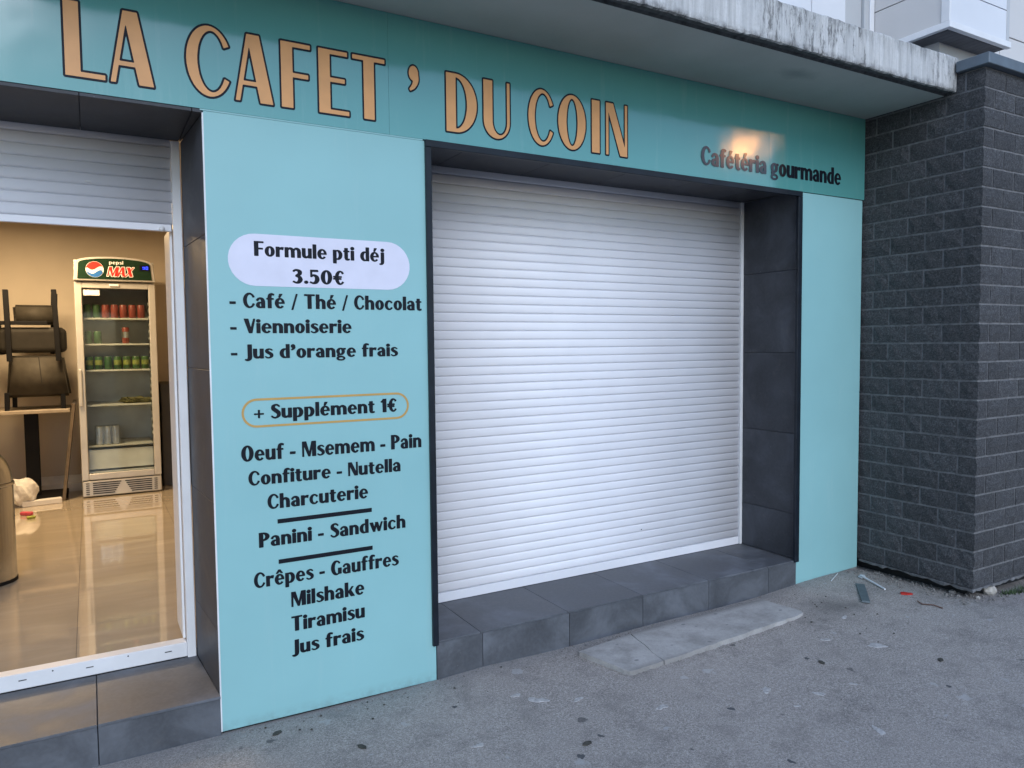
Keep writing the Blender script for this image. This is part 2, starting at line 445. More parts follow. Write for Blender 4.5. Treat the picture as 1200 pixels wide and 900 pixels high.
def lathe_bm(bm, cx, cy, prof, seg=32):
    rings = []
    for r, z in prof:
        rings.append([bm.verts.new((cx+r*cos(2*pi*i/seg), cy+r*sin(2*pi*i/seg), z)) for i in range(seg)] if r > 1e-5 else [bm.verts.new((cx, cy, z))])
    for a, b in zip(rings, rings[1:]):
        for i in range(seg):
            j = (i+1) % seg
            if len(a) == 1 and len(b) == 1: continue
            if len(a) == 1: bm.faces.new((a[0], b[i], b[j]))
            elif len(b) == 1: bm.faces.new((a[i], a[j], b[0]))
            else: bm.faces.new((a[i], a[j], b[j], b[i]))
def lathe(name, cx, cy, prof, mat, parent=None, seg=32):
    bm = bmesh.new(); lathe_bm(bm, cx, cy, prof, seg)
    return link(name, mesh(bm, name), mat, parent, smooth=True)
def bar(name, a, b, w, d, mat, parent=None, bev=.003):
    """a square bar from a to b, w wide across, d deep"""
    a, b = Vector(a), Vector(b); L = (b-a).length
    bm = bmesh.new(); bm_box(bm, -w/2, w/2, -d/2, d/2, 0, L, bev)
    q = (b-a).to_track_quat('Z', 'Y')
    bmesh.ops.transform(bm, matrix=Matrix.Translation(a) @ q.to_matrix().to_4x4(), verts=bm.verts)
    return link(name, mesh(bm, name), mat, parent)
def tube(name, pts, r, mat, parent=None, seg=6):
    cu = bpy.data.curves.new('c', 'CURVE'); cu.dimensions = '3D'; cu.bevel_depth = r; cu.bevel_resolution = 1; cu.use_fill_caps = True
    sp = cu.splines.new('POLY'); sp.points.add(len(pts)-1)
    for p, c in zip(sp.points, pts): p.co = (*c, 1)
    to = bpy.data.objects.new('t', cu); COL.objects.link(to)
    me = bpy.data.meshes.new_from_object(to.evaluated_get(bpy.context.evaluated_depsgraph_get()))
    me = me.copy(); bpy.data.objects.remove(to)
    me.materials.clear()
    return link(name, me, mat, parent)

def ground_z(x, y):
    t = min(1, max(0, (x-3.3)/1.1)); t = t*t*(3-2*t)
    q = min(1, max(0, (1.6-x)/.3)) * min(1, max(0, (x+.3)/.5)) * min(1, max(0, (y+.14)/.12))
    if x > 4.2 and y > -1.0: q += 1.6*min(1, (x-4.2)/.3)*min(1, (y+1.0)/.25)
    return -.014*q + .036*t + .004*sin(x*2.1+y*1.3) + .003*sin(x*5.3-y*4.1)

# ------------------------------------------------------------------ lettering (own drawn stressed sans alphabet)
def catmull(pts, ws, n=10):
    P = [np.array(p, float) for p in pts]; out = []; wo = []
    for i in range(len(P)-1):
        p0 = P[i-1] if i > 0 else 2*P[0]-P[1]; p1, p2 = P[i], P[i+1]; p3 = P[i+2] if i+2 < len(P) else 2*P[-1]-P[-2]
        for k in range(n):
            t = k/n
            out.append(.5*((2*p1)+(-p0+p2)*t+(2*p0-5*p1+4*p2-p3)*t*t+(-p0+3*p1-3*p2+p3)*t**3)); wo.append(ws[i]*(1-t)+ws[i+1]*t)
    out.append(P[-1]); wo.append(ws[-1]); return out, wo
def R(x0, y0, x1, y1): return [np.array([(x0, y0), (x1, y0), (x1, y1), (x0, y1)], float)]
def PG(*p): return [np.array(p, float)]
def RG(cx, cy, rx, ry, icx, irx, iry, a0=0, a1=360, n=44):
    out = []
    A = np.radians(np.linspace(a0, a1, n+1))
    for a, b in zip(A, A[1:]):
        out.append(np.array([(cx+rx*cos(a), cy+ry*sin(a)), (cx+rx*cos(b), cy+ry*sin(b)), (icx+irx*cos(b), cy+iry*sin(b)), (icx+irx*cos(a), cy+iry*sin(a))]))
    return out
def EL(cx, cy, rx, ry):
    return [np.array([(cx+rx*cos(a), cy+ry*sin(a)) for a in np.linspace(0, 2*pi, 25)[:-1]])]
def RB(pts, ws):
    p, w = catmull(pts, ws); out = []
    nrm = []
    for i in range(len(p)):
        d = p[min(i+1, len(p)-1)]-p[max(i-1, 0)]; d = d/ (np.hypot(*d)+1e-9); nrm.append(np.array([-d[1], d[0]]))
    for i in range(len(p)-1):
        out.append(np.array([p[i]+nrm[i]*w[i]/2, p[i+1]+nrm[i+1]*w[i+1]/2, p[i+1]-nrm[i+1]*w[i+1]/2, p[i]-nrm[i]*w[i]/2]))
    return out
def sh(g, dx, dy=0, sx=1, sy=1): return [q*np.array([sx, sy])+np.array([dx, dy]) for q in g]
S_ = RB([(.47, .84), (.37, .94), (.25, .965), (.12, .86), (.13, .68), (.27, .54), (.41, .38), (.42, .17), (.28, .035), (.14, .04), (.02, .15)], [.05, .07, .07, .15, .20, .22, .20, .15, .07, .07, .05])
n_arch = RB([(.13, .46), (.23, .61), (.35, .62), (.45, .52), (.47, .36)], [.05, .08, .13, .175, .18])
thinstem = .065
ACUTE = lambda x, y=0: PG((x, .76+y), (x+.07, .76+y), (x+.19, .98+y), (x+.04, .98+y))
e_ = RG(.27, .34, .27, .35, .295, .125, .285, 4, 318) + R(.12, .33, .50, .385) + RG(.27, .34, .27, .35, .285, .14, .285, -2, 6, 3)
C_ = RG(.33, .5, .33, .51, .365, .205, .44, 30, 330)
G = {
 'A': (.62, PG((0, 0), (.075, 0), (.275, 1), (.2, 1)) + PG((.2, 1), (.405, 1), (.62, 0), (.405, 0)) + R(.09, .24, .47, .305)),
 'C': (.62, C_),
 'D': (.64, R(0, 0, .2, 1) + RG(.2, .5, .44, .5, .2, .23, .435, -90, 90)),
 'E': (.53, R(0, 0, .2, 1) + R(.19, 0, .53, .07) + R(.19, .93, .51, 1) + R(.19, .50, .46, .57)),
 'F': (.51, R(0, 0, .2, 1) + R(.19, .93, .51, 1) + R(.19, .47, .47, .54)),
 'G': (.66, RG(.33, .5, .33, .51, .38, .18, .44, 42, 330) + R(.46, .06, .66, .45)),
 'I': (.2, R(0, 0, .2, 1)),
 'J': (.36, R(.16, .1, .36, 1) + RB([(.26, .12), (.24, -.03), (.13, -.13), (.0, -.10)], [.2, .19, .11, .05])),
 'L': (.52, R(0, 0, .2, 1) + R(.19, 0, .52, .07)),
 'M': (.84, R(0, 0, .07, 1) + PG((0, 1), (.22, 1), (.47, 0), (.38, 0)) + PG((.38, 0), (.47, 0), (.67, 1), (.60, 1)) + R(.63, 0, .84, 1)),
 'N': (.60, R(0, 0, .07, 1) + PG((0, 1), (.2, 1), (.60, 0), (.40, 0)) + R(.53, 0, .60, 1)),
 'O': (.68, RG(.34, .5, .34, .51, .34, .135, .44)),
 'P': (.57, R(0, 0, .2, 1) + RG(.2, .72, .37, .28, .2, .17, .215, -90, 90)),
 'S': (.50, S_),
 'T': (.61, R(0, .93, .61, 1) + R(.205, 0, .405, 1)),
 'U': (.59, R(0, .3, .2, 1) + R(.525, .3, .59, 1) + RG(.295, .3, .295, .31, .3625, .1625, .24, 180, 360)),
 'V': (.60, PG((0, 1), (.21, 1), (.42, 0), (.27, 0)) + PG((.31, 0), (.42, 0), (.60, 1), (.53, 1))),
 'X': (.62, PG((0, 1), (.22, 1), (.62, 0), (.40, 0)) + PG((0, 0), (.08, 0), (.58, 1), (.50, 1))),
 'a': (.51, R(.31, 0, .49, .46) + RB([(.05, .50), (.11, .61), (.24, .66), (.36, .58), (.40, .42)], [.09, .08, .08, .15, .18]) + RG(.22, .19, .22, .20, .27, .10, .14)),
 'c': (.50, RG(.27, .34, .27, .35, .30, .15, .285, 36, 324)),
 'd': (.56, R(.37, 0, .55, 1.0) + RG(.27, .34, .27, .35, .32, .13, .285)),
 'e': (.54, e_),
 'f': (.38, R(.07, 0, .25, .78) + RB([(.16, .74), (.19, .90), (.29, .975), (.41, .93)], [.18, .16, .09, .08]) + R(0, .605, .38, .665)),
 'g': (.56, RG(.25, .42, .25, .265, .25, .09, .21) + RG(.26, -.12, .26, .16, .27, .17, .10) + RB([(.12, .20), (.07, .12), (.14, .03), (.30, .02)], [.06, .07, .09, .08]) + R(.38, .58, .56, .66)),
 'h': (.57, R(0, 0, .18, 1) + n_arch + R(.38, 0, .56, .40)),
 'i': (.18, R(0, 0, .18, .68) + EL(.09, .87, .105, .105)),
 'j': (.25, R(.07, 0, .25, .68) + EL(.16, .87, .105, .105) + RB([(.16, .05), (.15, -.10), (.08, -.19), (-.03, -.20)], [.18, .17, .10, .05])),
 'k': (.58, R(0, 0, .18, 1) + PG((.17, .27), (.25, .27), (.53, .68), (.44, .68)) + PG((.20, .36), (.33, .50), (.60, 0), (.38, 0))),
 'l': (.18, R(0, 0, .18, 1)),
 'm': (.94, R(0, 0, .18, .68) + n_arch + R(.38, 0, .56, .40) + sh(n_arch, .38) + R(.76, 0, .94, .40)),
 'n': (.56, R(0, 0, .18, .68) + n_arch + R(.38, 0, .56, .40)),
 'o': (.54, RG(.27, .34, .27, .35, .27, .095, .285)),
 'p': (.56, R(0, -.28, .18, .68) + RG(.29, .34, .27, .35, .24, .13, .285)),
 'r': (.42, R(0, 0, .18, .68) + RB([(.13, .42), (.20, .56), (.33, .60), (.42, .585)], [.05, .09, .15, .17])),
 's': (.42, sh(S_, 0, 0, .86, .69)),
 't': (.37, R(.07, .14, .25, .86) + RB([(.16, .2), (.18, .07), (.27, .02), (.37, .05)], [.18, .15, .09, .07]) + R(0, .605, .36, .665)),
 'u': (.56, R(0, .24, .18, .68) + R(.38, 0, .56, .68) + RB([(.09, .28), (.11, .12), (.22, .045), (.33, .08), (.43, .22)], [.18, .17, .11, .08, .05])),
 'w': (.84, PG((0, .68), (.19, .68), (.34, 0), (.22, 0)) + PG((.22, 0), (.32, 0), (.47, .68), (.40, .68)) + PG((.36, .68), (.53, .68), (.67, 0), (.55, 0)) + PG((.56, 0), (.66, 0), (.84, .68), (.77, .68))),
 '0': (.60, RG(.30, .5, .30, .51, .30, .11, .44)),
 '1': (.33, R(.13, 0, .33, 1) + PG((0, .80), (.02, .76), (.16, .80), (.16, .99))),
 '3': (.54, RB([(.04, .86), (.14, .95), (.27, .95), (.39, .84), (.37, .67), (.18, .545)], [.07, .08, .10, .19, .17, .06]) + RB([(.18, .53), (.36, .46), (.42, .27), (.34, .09), (.19, .035), (.03, .12)], [.06, .15, .21, .17, .08, .07])),
 '5': (.54, R(.06, .50, .12, 1) + PG((.07, .90), (.47, .90), (.45, 1), (.07, 1)) + RB([(.07, .52), (.22, .62), (.38, .52), (.42, .30), (.34, .10), (.19, .035), (.03, .11)], [.06, .09, .17, .21, .17, .08, .07])),
 '.': (.18, EL(.09, .09, .09, .09)),
 '€': (.62, RG(.37, .5, .27, .51, .40, .14, .44, 42, 318) + R(0, .53, .45, .60) + R(0, .38, .43, .45)),
 '+': (.50, R(0, .32, .50, .38) + R(.22, .08, .28, .62)),
 '-': (.32, R(0, .26, .30, .38)),
 '/': (.34, PG((0, -.1), (.06, -.1), (.34, 1.0), (.28, 1.0))),
 '\u2019': (.22, EL(.11, .87, .11, .125) + RB([(.15, .86), (.16, .76), (.11, .66), (.02, .59)], [.14, .13, .09, .04])),
}
G['é'] = (.54, e_ + ACUTE(.22)); G['ê'] = (.54, e_ + PG((.08, .77), (.16, .77), (.27, .9), (.27, 1.0), (.22, 1.0)) + PG((.46, .77), (.38, .77), (.27, .9), (.27, 1.0), (.32, 1.0)))

def sdf(polys, X, Y):
    D = np.full(X.shape, 9.0)
    for q in polys:
        n = len(q); area = sum(q[i][0]*q[(i+1) % n][1]-q[(i+1) % n][0]*q[i][1] for i in range(n))
        if abs(area) < 1e-9: continue
        d = np.full(X.shape, 81.0); inside = np.zeros(X.shape, bool)
        for i in range(n):
            a, b = q[i], q[(i+1) % n]; ex, ey = b-a; L = ex*ex+ey*ey+1e-14
            px, py = X-a[0], Y-a[1]; t = np.clip((px*ex+py*ey)/L, 0, 1)
            d = np.minimum(d, (px-t*ex)**2+(py-t*ey)**2)
            c = (a[1] > Y) != (b[1] > Y)
            xi = a[0]+(Y-a[1])*ex/(ey if abs(ey) > 1e-14 else 1e-14)
            inside ^= c & (X < xi)
        d = np.sqrt(d); D = np.minimum(D, np.where(inside, -d, d))
    return D
def contours(F, x0, y0, h):
    ny, nx = F.shape; segs = {}
    B = F < 0
    cells = B[:-1, :-1].astype(int)+2*B[:-1, 1:]+4*B[1:, 1:]+8*B[1:, :-1]
    T = {1: [(3, 0)], 2: [(0, 1)], 3: [(3, 1)], 4: [(1, 2)], 5: [(3, 2), (1, 0)], 6: [(0, 2)], 7: [(3, 2)], 8: [(2, 3)], 9: [(2, 0)], 10: [(0, 3), (2, 1)], 11: [(2, 1)], 12: [(1, 3)], 13: [(1, 0)], 14: [(0, 3)]}
    def ekey(i, j, e): return {0: ('h', i, j), 1: ('v', i, j+1), 2: ('h', i+1, j), 3: ('v', i, j)}[e]
    def pt(k):
        t, i, j = k
        if t == 'h': a, b = F[i, j], F[i, j+1]; return (x0+(j+a/(a-b))*h, y0+i*h)
        a, b = F[i, j], F[i+1, j]; return (x0+j*h, y0+(i+a/(a-b))*h)
    for i, j in zip(*np.nonzero((cells > 0) & (cells < 15))):
        for a, b in T[cells[i, j]]: segs[ekey(i, j, a)] = ekey(i, j, b)
    loops = []
    while segs:
        k0, k = next(iter(segs.items())); del segs[k0]; lp = [k0]
        while k != k0 and k in segs: lp.append(k); k = segs.pop(k)
        if len(lp) > 6: loops.append(np.array([pt(q) for q in lp]))
    return loops
def simplify(L, tol):
    keep = np.ones(len(L), bool); n = len(L)
    def dp(a, b):
        if b-a < 2: return
        p, q = L[a], L[b]; d = q-p; ln = np.hypot(*d)+1e-12
        m = L[a+1:b]-p; dist = np.abs(m[:, 0]*d[1]-m[:, 1]*d[0])/ln
        k = int(dist.argmax())
        if dist[k] < tol: keep[a+1:b] = False
        else: dp(a, a+1+k); dp(a+1+k, b)
    dp(0, n//2); dp(n//2, n-1)
    return L[keep]
_cache = {}
_merged = {}
def merged(ch, h=.008):
    """outline loops of the union of a letter's strokes"""
    if ch not in _merged:
        polys = G[ch][1]; al = np.concatenate(polys); x0, y0 = al.min(0)-.03; x1, y1 = al.max(0)+.03
        X, Y = np.meshgrid(np.arange(x0, x1+h, h), np.arange(y0, y1+h, h))
        _merged[ch] = [simplify(l, h*.1) for l in contours(sdf(polys, X, Y)-.0012, x0, y0, h)]
    return _merged[ch]
def sdf_loops(loops, X, Y):
    d = np.full(X.shape, 81.0); inside = np.zeros(X.shape, bool)
    for q in loops:
        n = len(q)
        for i in range(n):
            a, b = q[i], q[(i+1) % n]; ex, ey = b-a; L = ex*ex+ey*ey+1e-14
            px, py = X-a[0], Y-a[1]; t = np.clip((px*ex+py*ey)/L, 0, 1)
            d = np.minimum(d, (px-t*ex)**2+(py-t*ey)**2)
            c = (a[1] > Y) != (b[1] > Y)
            inside ^= c & (X < a[0]+(Y-a[1])*ex/(ey if abs(ey) > 1e-14 else 1e-14))
    d = np.sqrt(d); return np.where(inside, -d, d)
def glyph(ch, grow=0.0, h=.0125, bold=0.0):
    key = (ch, grow, h)
    if key not in _cache:
        polys = G[ch][1]; al = np.concatenate(polys); m = .05+abs(grow)
        x0, y0 = al.min(0)-m; x1, y1 = al.max(0)+m
        X, Y = np.meshgrid(np.arange(x0, x1+h, h), np.arange(y0, y1+h, h))
        F = sdf_loops(merged(ch, h*.6), X, Y)-grow+1e-7
        _cache[key] = [simplify(l, h*.12) for l in contours(F, x0, y0, h)]
    return _cache[key]
def flat_mesh(loops, extrude):
    """loops in (x, z); returns a thin plate mesh facing -y, centred on y = 0"""
    cu = bpy.data.curves.new('lettering', 'CURVE'); cu.dimensions = '2D'; cu.fill_mode = 'BOTH'; cu.extrude = extrude
    for l in loops:
        sp = cu.splines.new('POLY'); sp.points.add(len(l)-1)
        for p, c in zip(sp.points, l): p.co = (c[0], c[1], 0, 1)
        sp.use_cyclic_u = True
    to = bpy.data.objects.new('t', cu); COL.objects.link(to)
    me = bpy.data.meshes.new_from_object(to.evaluated_get(bpy.context.evaluated_depsgraph_get()))
    me = me.copy(); bpy.data.objects.remove(to)
    me.transform(Matrix(((1, 0, 0, 0), (0, 0, -1, 0), (0, 1, 0, 0), (0, 0, 0, 1))))
    me.materials.clear()
    return me
def text_loops(s, x0, x1, z, cap, gap=.10, space=.30, grow=0.0, slant=0.0, words=False):
    """string fitted between x0 and x1 on baseline z, cap height cap"""
    w = 0; pos = []; wi = 0
    for i, ch in enumerate(s):
        if ch == ' ': w += space; wi += 1; continue
        pos.append((ch, w, wi)); w += G[ch][0]+gap
    w -= gap; sx = (x1-x0)/w; out = []
    for ch, p, wi in pos:
        for l in glyph(ch, grow):
            a = l.copy(); yy = a[:, 1].copy(); a[:, 0] = x0+(a[:, 0]+p)*sx+slant*yy*cap; a[:, 1] = z+yy*cap; out.append((wi, a) if words else a)
    return out
def text(name, s, x0, x1, z, cap, y, mat, parent, thick=.0004, **kw):
    groups = {}
    for wi, l in text_loops(s, x0, x1, z, cap, words=True, **kw): groups.setdefault(wi, []).append(l)
    for ls in groups.values():
        me = flat_mesh(ls, thick); me.transform(Matrix.Translation((0, y, 0))); link(name, me, mat, parent)
def stadium(cx, cz, hw, r, n=16):
    pts = [(cx+hw-r+r*cos(a), cz+r*sin(a)) for a in np.linspace(-pi/2, pi/2, n)] + [(cx-hw+r+r*cos(a), cz+r*sin(a)) for a in np.linspace(pi/2, 3*pi/2, n)]
    return np.array(pts)

# ================================================================== THE SETTING
# ground: one sheet, fine near the shop, coarse to the horizon
xs = [-300, -80, -30, -12, -6, -3] + [(-2+.12*i) for i in range(0, 72)] + [7, 9, 14, 30, 80, 300]
ys = [-300, -80, -30, -12, -7, -5] + [(-4+.12*i) for i in range(0, 38)] + [.8, 2, 5, 8, 20, 80, 300]
bm = bmesh.new(); gv = [[bm.verts.new((x, y, ground_z(x, y) if abs(x) < 12 and abs(y) < 12 else (.03 if x > 4 else -.002))) for x in xs] for y in ys]
for i in range(len(ys)-1):
    for j in range(len(xs)-1): bm.faces.new((gv[i][j], gv[i][j+1], gv[i+1][j+1], gv[i+1][j]))
g = link('ground', mesh(bm, 'ground'), 'ground', None, world=False, smooth=True); g['kind'] = 'structure'

# ---- structural walls behind the cladding
W = empty('cafe_building_wall', (1.9, .3, 0), 'grey masonry shell of the cafe behind the turquoise cladding, pierced by doorway and window', 'building wall')
box('wall_pier', -3.4, -1.52, .012, .30, -.1, 2.9845, 'core', W)
box('wall_pier', .43, 1.335, .012, .60, -.1, 2.44, 'core', W)
box('wall_pier', 3.84, 4.43, .012, .60, -.1, 2.44, 'core', W)
box('lintel', -1.52, 4.43, .012, .60, 2.50, 2.98, 'core', W)
box('lintel', .43, 1.335, .012, .60, 2.441, 2.499, 'core', W)
box('lintel', 3.84, 4.43, .012, .60, 2.441, 2.499, 'core', W)

# ---- left cladding panel with the menu
MP = empty('menu_panel', (.87, 0, 0), 'tall light turquoise panel printed with the breakfast menu between doorway and shuttered window', 'menu panel')
def panel_poly(name, x0, x1, zb0, zb1, z1, mat, parent, y0=0.0, y1=.010):
    return prism(name, [(x0, zb0), (x1, zb1), (x1, z1), (x0, z1)], y0, y1, mat, parent, 'y')
panel_poly('panel_sheet', .4125, 1.349, .004, -.006, 2.459, 'turq', MP)
box('painted_gap_shade', .413, 1.3505, .0115, .0118, -.03, .05, 'dark', MP)  # near-black strip, paints the shade in the gap below the panel
box('edge_trim', .4068, .4122, -.0012, .0108, .004, 2.452, 'panel_edge', MP)
Yt = -.0008
st = flat_mesh([stadium(.868, 1.8975, .382, .104)], .0003); st.transform(Matrix.Translation((0, -.0006, 0))); link('white_badge', st, 'white_vinyl', MP)
ring = [stadium(.8775, 1.282, .3575, .059), stadium(.8775, 1.282, .3485, .050)[::-1]]
st = flat_mesh(ring, .0004); st.transform(Matrix.Translation((0, Yt, 0))); link('ochre_outline', st, 'orange_line', MP)
LINES = [("Formule pti déj", .588, 1.13, 1.915, .056), ("3.50€", .736, .952, 1.810, .056),
 ("- Café / Thé / Chocolat", .489, 1.302, 1.707, .057), ("- Viennoiserie", .489, .977, 1.606, .055), ("- Jus d\u2019orange frais", .489, 1.184, 1.504, .054),
 ("+ Supplément 1€", .570, 1.178, 1.258, .056), ("Oeuf - Msemem - Pain", .516, 1.290, 1.090, .061), ("Confiture - Nutella", .541, 1.189, .990, .056),
 ("Charcuterie", .613, 1.035, .886, .058), ("Panini - Sandwich", .575, 1.207, .732, .058), ("Crêpes - Gauffres", .551, 1.170, .567, .060),
 ("Milshake", .698, 1.009, .463, .060), ("Tiramisu", .696, 1.009, .359, .060), ("Jus frais", .696, 1.002, .260, .058)]
for s, a, b, z, c in LINES:
    text('word', s, a, b, z, c, -.0014, 'black_vinyl', MP, .0004, gap=.112, space=.34, grow=.030)
for z0, z1 in ((.8205, .8385), (.652, .670)):
    box('divider_bar', .649, 1.053, -.0012, -.0003, z0, z1, 'black_vinyl', MP)

# ---- right cladding panel
RP = empty('turquoise_side_panel', (4.12, 0, 0), 'plain narrow light turquoise panel between window and dark brick pillar', 'wall panel')
panel_poly('panel_sheet', 3.812, 4.414, .016, .040, 1.2185, 'turq', RP)
panel_poly('panel_sheet', 3.812, 4.415, 1.2187, 1.2187, 2.462, 'turq', RP)

# ---- sign band
SB = empty('shop_sign', (1.5, 0, 2.46), 'wide turquoise sign band with orange letters reading LA CAFET \u2019 DU COIN above doorway and window', 'shop sign')
for a, b, t in ((-3.4, 1.1655, 0), (1.1664, 3.5397, 0), (3.5402, 4.425, .003)):
    # the last sheet of the band stands off a little at its far end
    prism('sign_sheet', [(a, -.0035), (b, -.0035-t), (b, .0085-t), (a, .0085)], 2.4655, 2.9835, 'turq_sign', SB)
box('lower_edge_strip', .40, 1.322, -.0022, .011, 2.4595, 2.4650, 'turq', SB)
CAP = .262; ZB = 2.517
BIG = [('L', -.047, .093), ('A', .094, .252), ('C', .350, .520), ('A', .525, .684), ('F', .702, .836), ('E', .854, .996), ('T', .998, 1.156),
       ('D', 1.431, 1.601), ('U', 1.621, 1.776), ('C', 1.864, 2.020), ('O', 2.035, 2.215), ('I', 2.238, 2.302), ('N', 2.327, 2.479)]
def big_letter(ch, a, b, z=ZB, cap=CAP, t=.0075):
    ys_ = -.0042
    a_, b_ = a+t, b-t
    def loops(gr):
        ww = G[ch][0]; sx = (b_-a_)/ww; out = []
        for l in glyph(ch, gr/cap, .01):
            q = l.copy(); q[:, 0] = a_+q[:, 0]*sx; q[:, 1] = z+q[:, 1]*cap; out.append(q)
        return out
    m1 = flat_mesh(loops(.0074), .0003); m1.transform(Matrix.Translation((0, ys_, 0)))
    o1 = link('letter', m1, 'navy', SB)
    m2 = flat_mesh(loops(-.0008), .0003); m2.transform(Matrix.Translation((0, ys_-.0007, 0)))
    link('orange_face', m2, 'orange', o1)
for ch, a, b in BIG: big_letter(ch, a, b)
big_letter('\u2019', 1.252, 1.312, ZB+.262*.0, CAP)
text('word', 'Cafétéria gourmande', 2.993, 4.185, 2.541, .098, -.0065, 'gloss_black', SB, .0004, gap=.095, space=.30, grow=.032)

# ---- canopy
CN = empty('concrete_canopy', (0, 0, 2.985), 'long weathered concrete canopy slab over the turquoise sign', 'canopy')
bm = bmesh.new()
prof = [(-.512, 2.985), (-.520, 2.998), (-.560, 2.998), (-.567, 2.9875), (-.581, 2.990), (-.583, 3.0), (-.583, 3.178), (-.576, 3.186), (.72, 3.20), (.72, 2.985)]
NX = 260; X0, X1 = -3.4, 4.432
rings = []
for i in range(NX+1):
    x = X0+(X1-X0)*i/NX; ring = []
    for k, (y, z) in enumerate(prof):
        j = .0
        if 3 <= k <= 7 : j = random.uniform(-.0022, .0022)
        if k in (3, 4): z += random.uniform(-.003, .002)+.002*sin(x*9)
        if k == 7: z += random.uniform(-.003, .003)
        ring.append(bm.verts.new((x, y+j, z)))
    rings.append(ring)
n = len(prof)
for a, b in zip(rings, rings[1:]):
    for k in range(n): bm.faces.new((a[k], a[(k+1) % n], b[(k+1) % n], b[k]))
bm.faces.new(rings[0]); bm.faces.new(rings[-1])
me = mesh(bm, 'canopy_slab')
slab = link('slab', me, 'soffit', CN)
me.materials.append(MAT['fascia']); me.materials.append(MAT['groove'])
ox, oy, oz = slab.location + CN.location
for p in me.polygons:
    c = p.center
    if abs(p.normal.x) > .8 or (c.y+oy) < -.567: p.material_index = 1
    elif (c.y+oy) < -.5 and c.z+oz < 3.05: p.material_index = 2
    if c.z+oz > 3.05: p.material_index = 1

# ---- upper building
UB = empty('white_upper_building', (5.2, .9, 3.2), 'white panelled upper storey rising behind the concrete canopy', 'building')
def clad(x0, x1, z0, z1, y, mat='cladding'): box('cladding_panel', x0, x1, y, y+.02, z0, z1, mat, UB, .002)
box('wall', -3.4, 9.4, .745, 1.0, 3.19, 7.0, 'gap_dark', UB)
xe = [-3.4, -2.2, -1.0, .2, 1.4, 2.6, 3.72, 4.806]
for a, b in zip(xe, xe[1:]):
    for z0, z1 in ((3.21, 5.0), (5.01, 6.9)): clad(a+.004, b-.004, z0, z1, .72)
clad(4.812, 5.20, 3.21, 6.9, .722)
clad(5.206, 5.40, 3.21, 6.9, .726, 'cladding_grey')
box('corner_profile', 5.404, 5.46, .70, .745, 3.21, 6.9, 'cladding_grey', UB, .003)
box('corner_profile', 5.462, 5.515, .69, .745, 3.21, 6.9, 'pvc', UB, .003)
for a, b in ((6.345, 7.4), (7.41, 8.4), (8.41, 9.4)):
    for z0, z1 in ((3.21, 3.96), (3.97, 4.36), (4.37, 4.76), (4.77, 5.5), (5.51, 6.9)): clad(a, b, z0, z1, .72, 'cladding_side')
BB = empty('bay_box', (5.93, .4, 3.82), 'white panelled box bay projecting above the dark brick pillar', 'bay')
box('bay_core', 5.535, 6.315, .115, .72, 3.87, 7.0, 'gap_dark', BB)
box('side_panel', 5.52, 5.534, .16, .70, 3.872, 4.150, 'cladding_side', BB)
box('side_panel', 5.52, 5.534, .16, .70, 4.158, 4.60, 'cladding_side', BB)
box('side_panel', 5.52, 5.534, .16, .70, 4.608, 6.9, 'cladding_side', BB)
box('corner_profile', 5.512, 5.534, .092, .155, 3.872, 6.9, 'pvc', BB, .002)
box('front_panel', 5.542, 6.29, .10, .114, 3.872, 4.10, 'cladding', BB)
box('front_panel', 5.542, 6.29, .10, .114, 4.108, 6.9, 'cladding', BB)
box('corner_profile', 6.292, 6.332, .097, .72, 3.872, 6.9, 'cladding_grey', BB, .002)
bm = bmesh.new(); bm_box(bm, 5.505, 5.545, .085, .72, 3.822, 3.868, .002); link('side_bottom_rail', mesh(bm), 'pvc', BB)
box('front_bottom_rail', 5.5475, 6.34, .085, .125, 3.822, 3.868, 'pvc', BB, .002)
box('underside', 5.546, 6.33, .126, .72, 3.826, 3.852, 'ribbed', BB)
for i in range(12):
    x = 5.56+i*.062
    box('underside_board', x, x+.057, .128, .284, 3.819, 3.8255, 'ribbed', BB)
box('neck', 5.72, 6.26, .286, .72, 3.18, 3.8255, 'cladding_grey', BB)

# ---- brick pillar
PL = empty('brick_pillar', (5.1, -.37, .09), 'dark grey split face brick pillar with flat coping beside the turquoise panel', 'pillar')
PX0, PX1, PY0, PY1 = 4.436, 5.92, -.739, .30
Z0b, PITCHB = .088, .1111
box('mortar_core', PX0+.0062, PX1-.0062, PY0+.0062, PY1, Z0b+.006, Z0b+27*PITCHB, 'mortar', PL)
def rough_brick(x0, x1, y0, y1, z0, z1, faces):
    """box whose exposed faces are gridded and chipped"""
    bm = bmesh.new(); bm_box(bm, x0, x1, y0, y1, z0, z1, 0)
    for ax in (0, 1, 2):
        L = (x1-x0, y1-y0, z1-z0)[ax]; n = max(1, int(L/.036))
        for i in range(1, n):
            p = [0, 0, 0]; p[ax] = (x0, y0, z0)[ax]+L*i/n; nn = [0, 0, 0]; nn[ax] = 1
            bmesh.ops.bisect_plane(bm, geom=bm.verts[:]+bm.edges[:]+bm.faces[:], plane_co=p, plane_no=nn)
    for v in bm.verts:
        c = v.co
        edge = (abs(c.z-z0) < 1e-4 or abs(c.z-z1) < 1e-4)
        if 'L' in faces and abs(c.x-x0) < 1e-4:
            c.x += random.uniform(.0012, .0034) if (edge or abs(c.y-y1) < 1e-4 or abs(c.y-y0) < 1e-4) else random.uniform(-.0065, .0008)
        if 'F' in faces and abs(c.y-y0) < 1e-4:
            c.y += random.uniform(.0012, .0034) if (edge or abs(c.x-x1) < 1e-4 or abs(c.x-x0) < 1e-4) else random.uniform(-.0065, .0008)
        if edge: c.z += random.uniform(-.0012, .0012)
    return mesh(bm, 'brick')
J = .0118
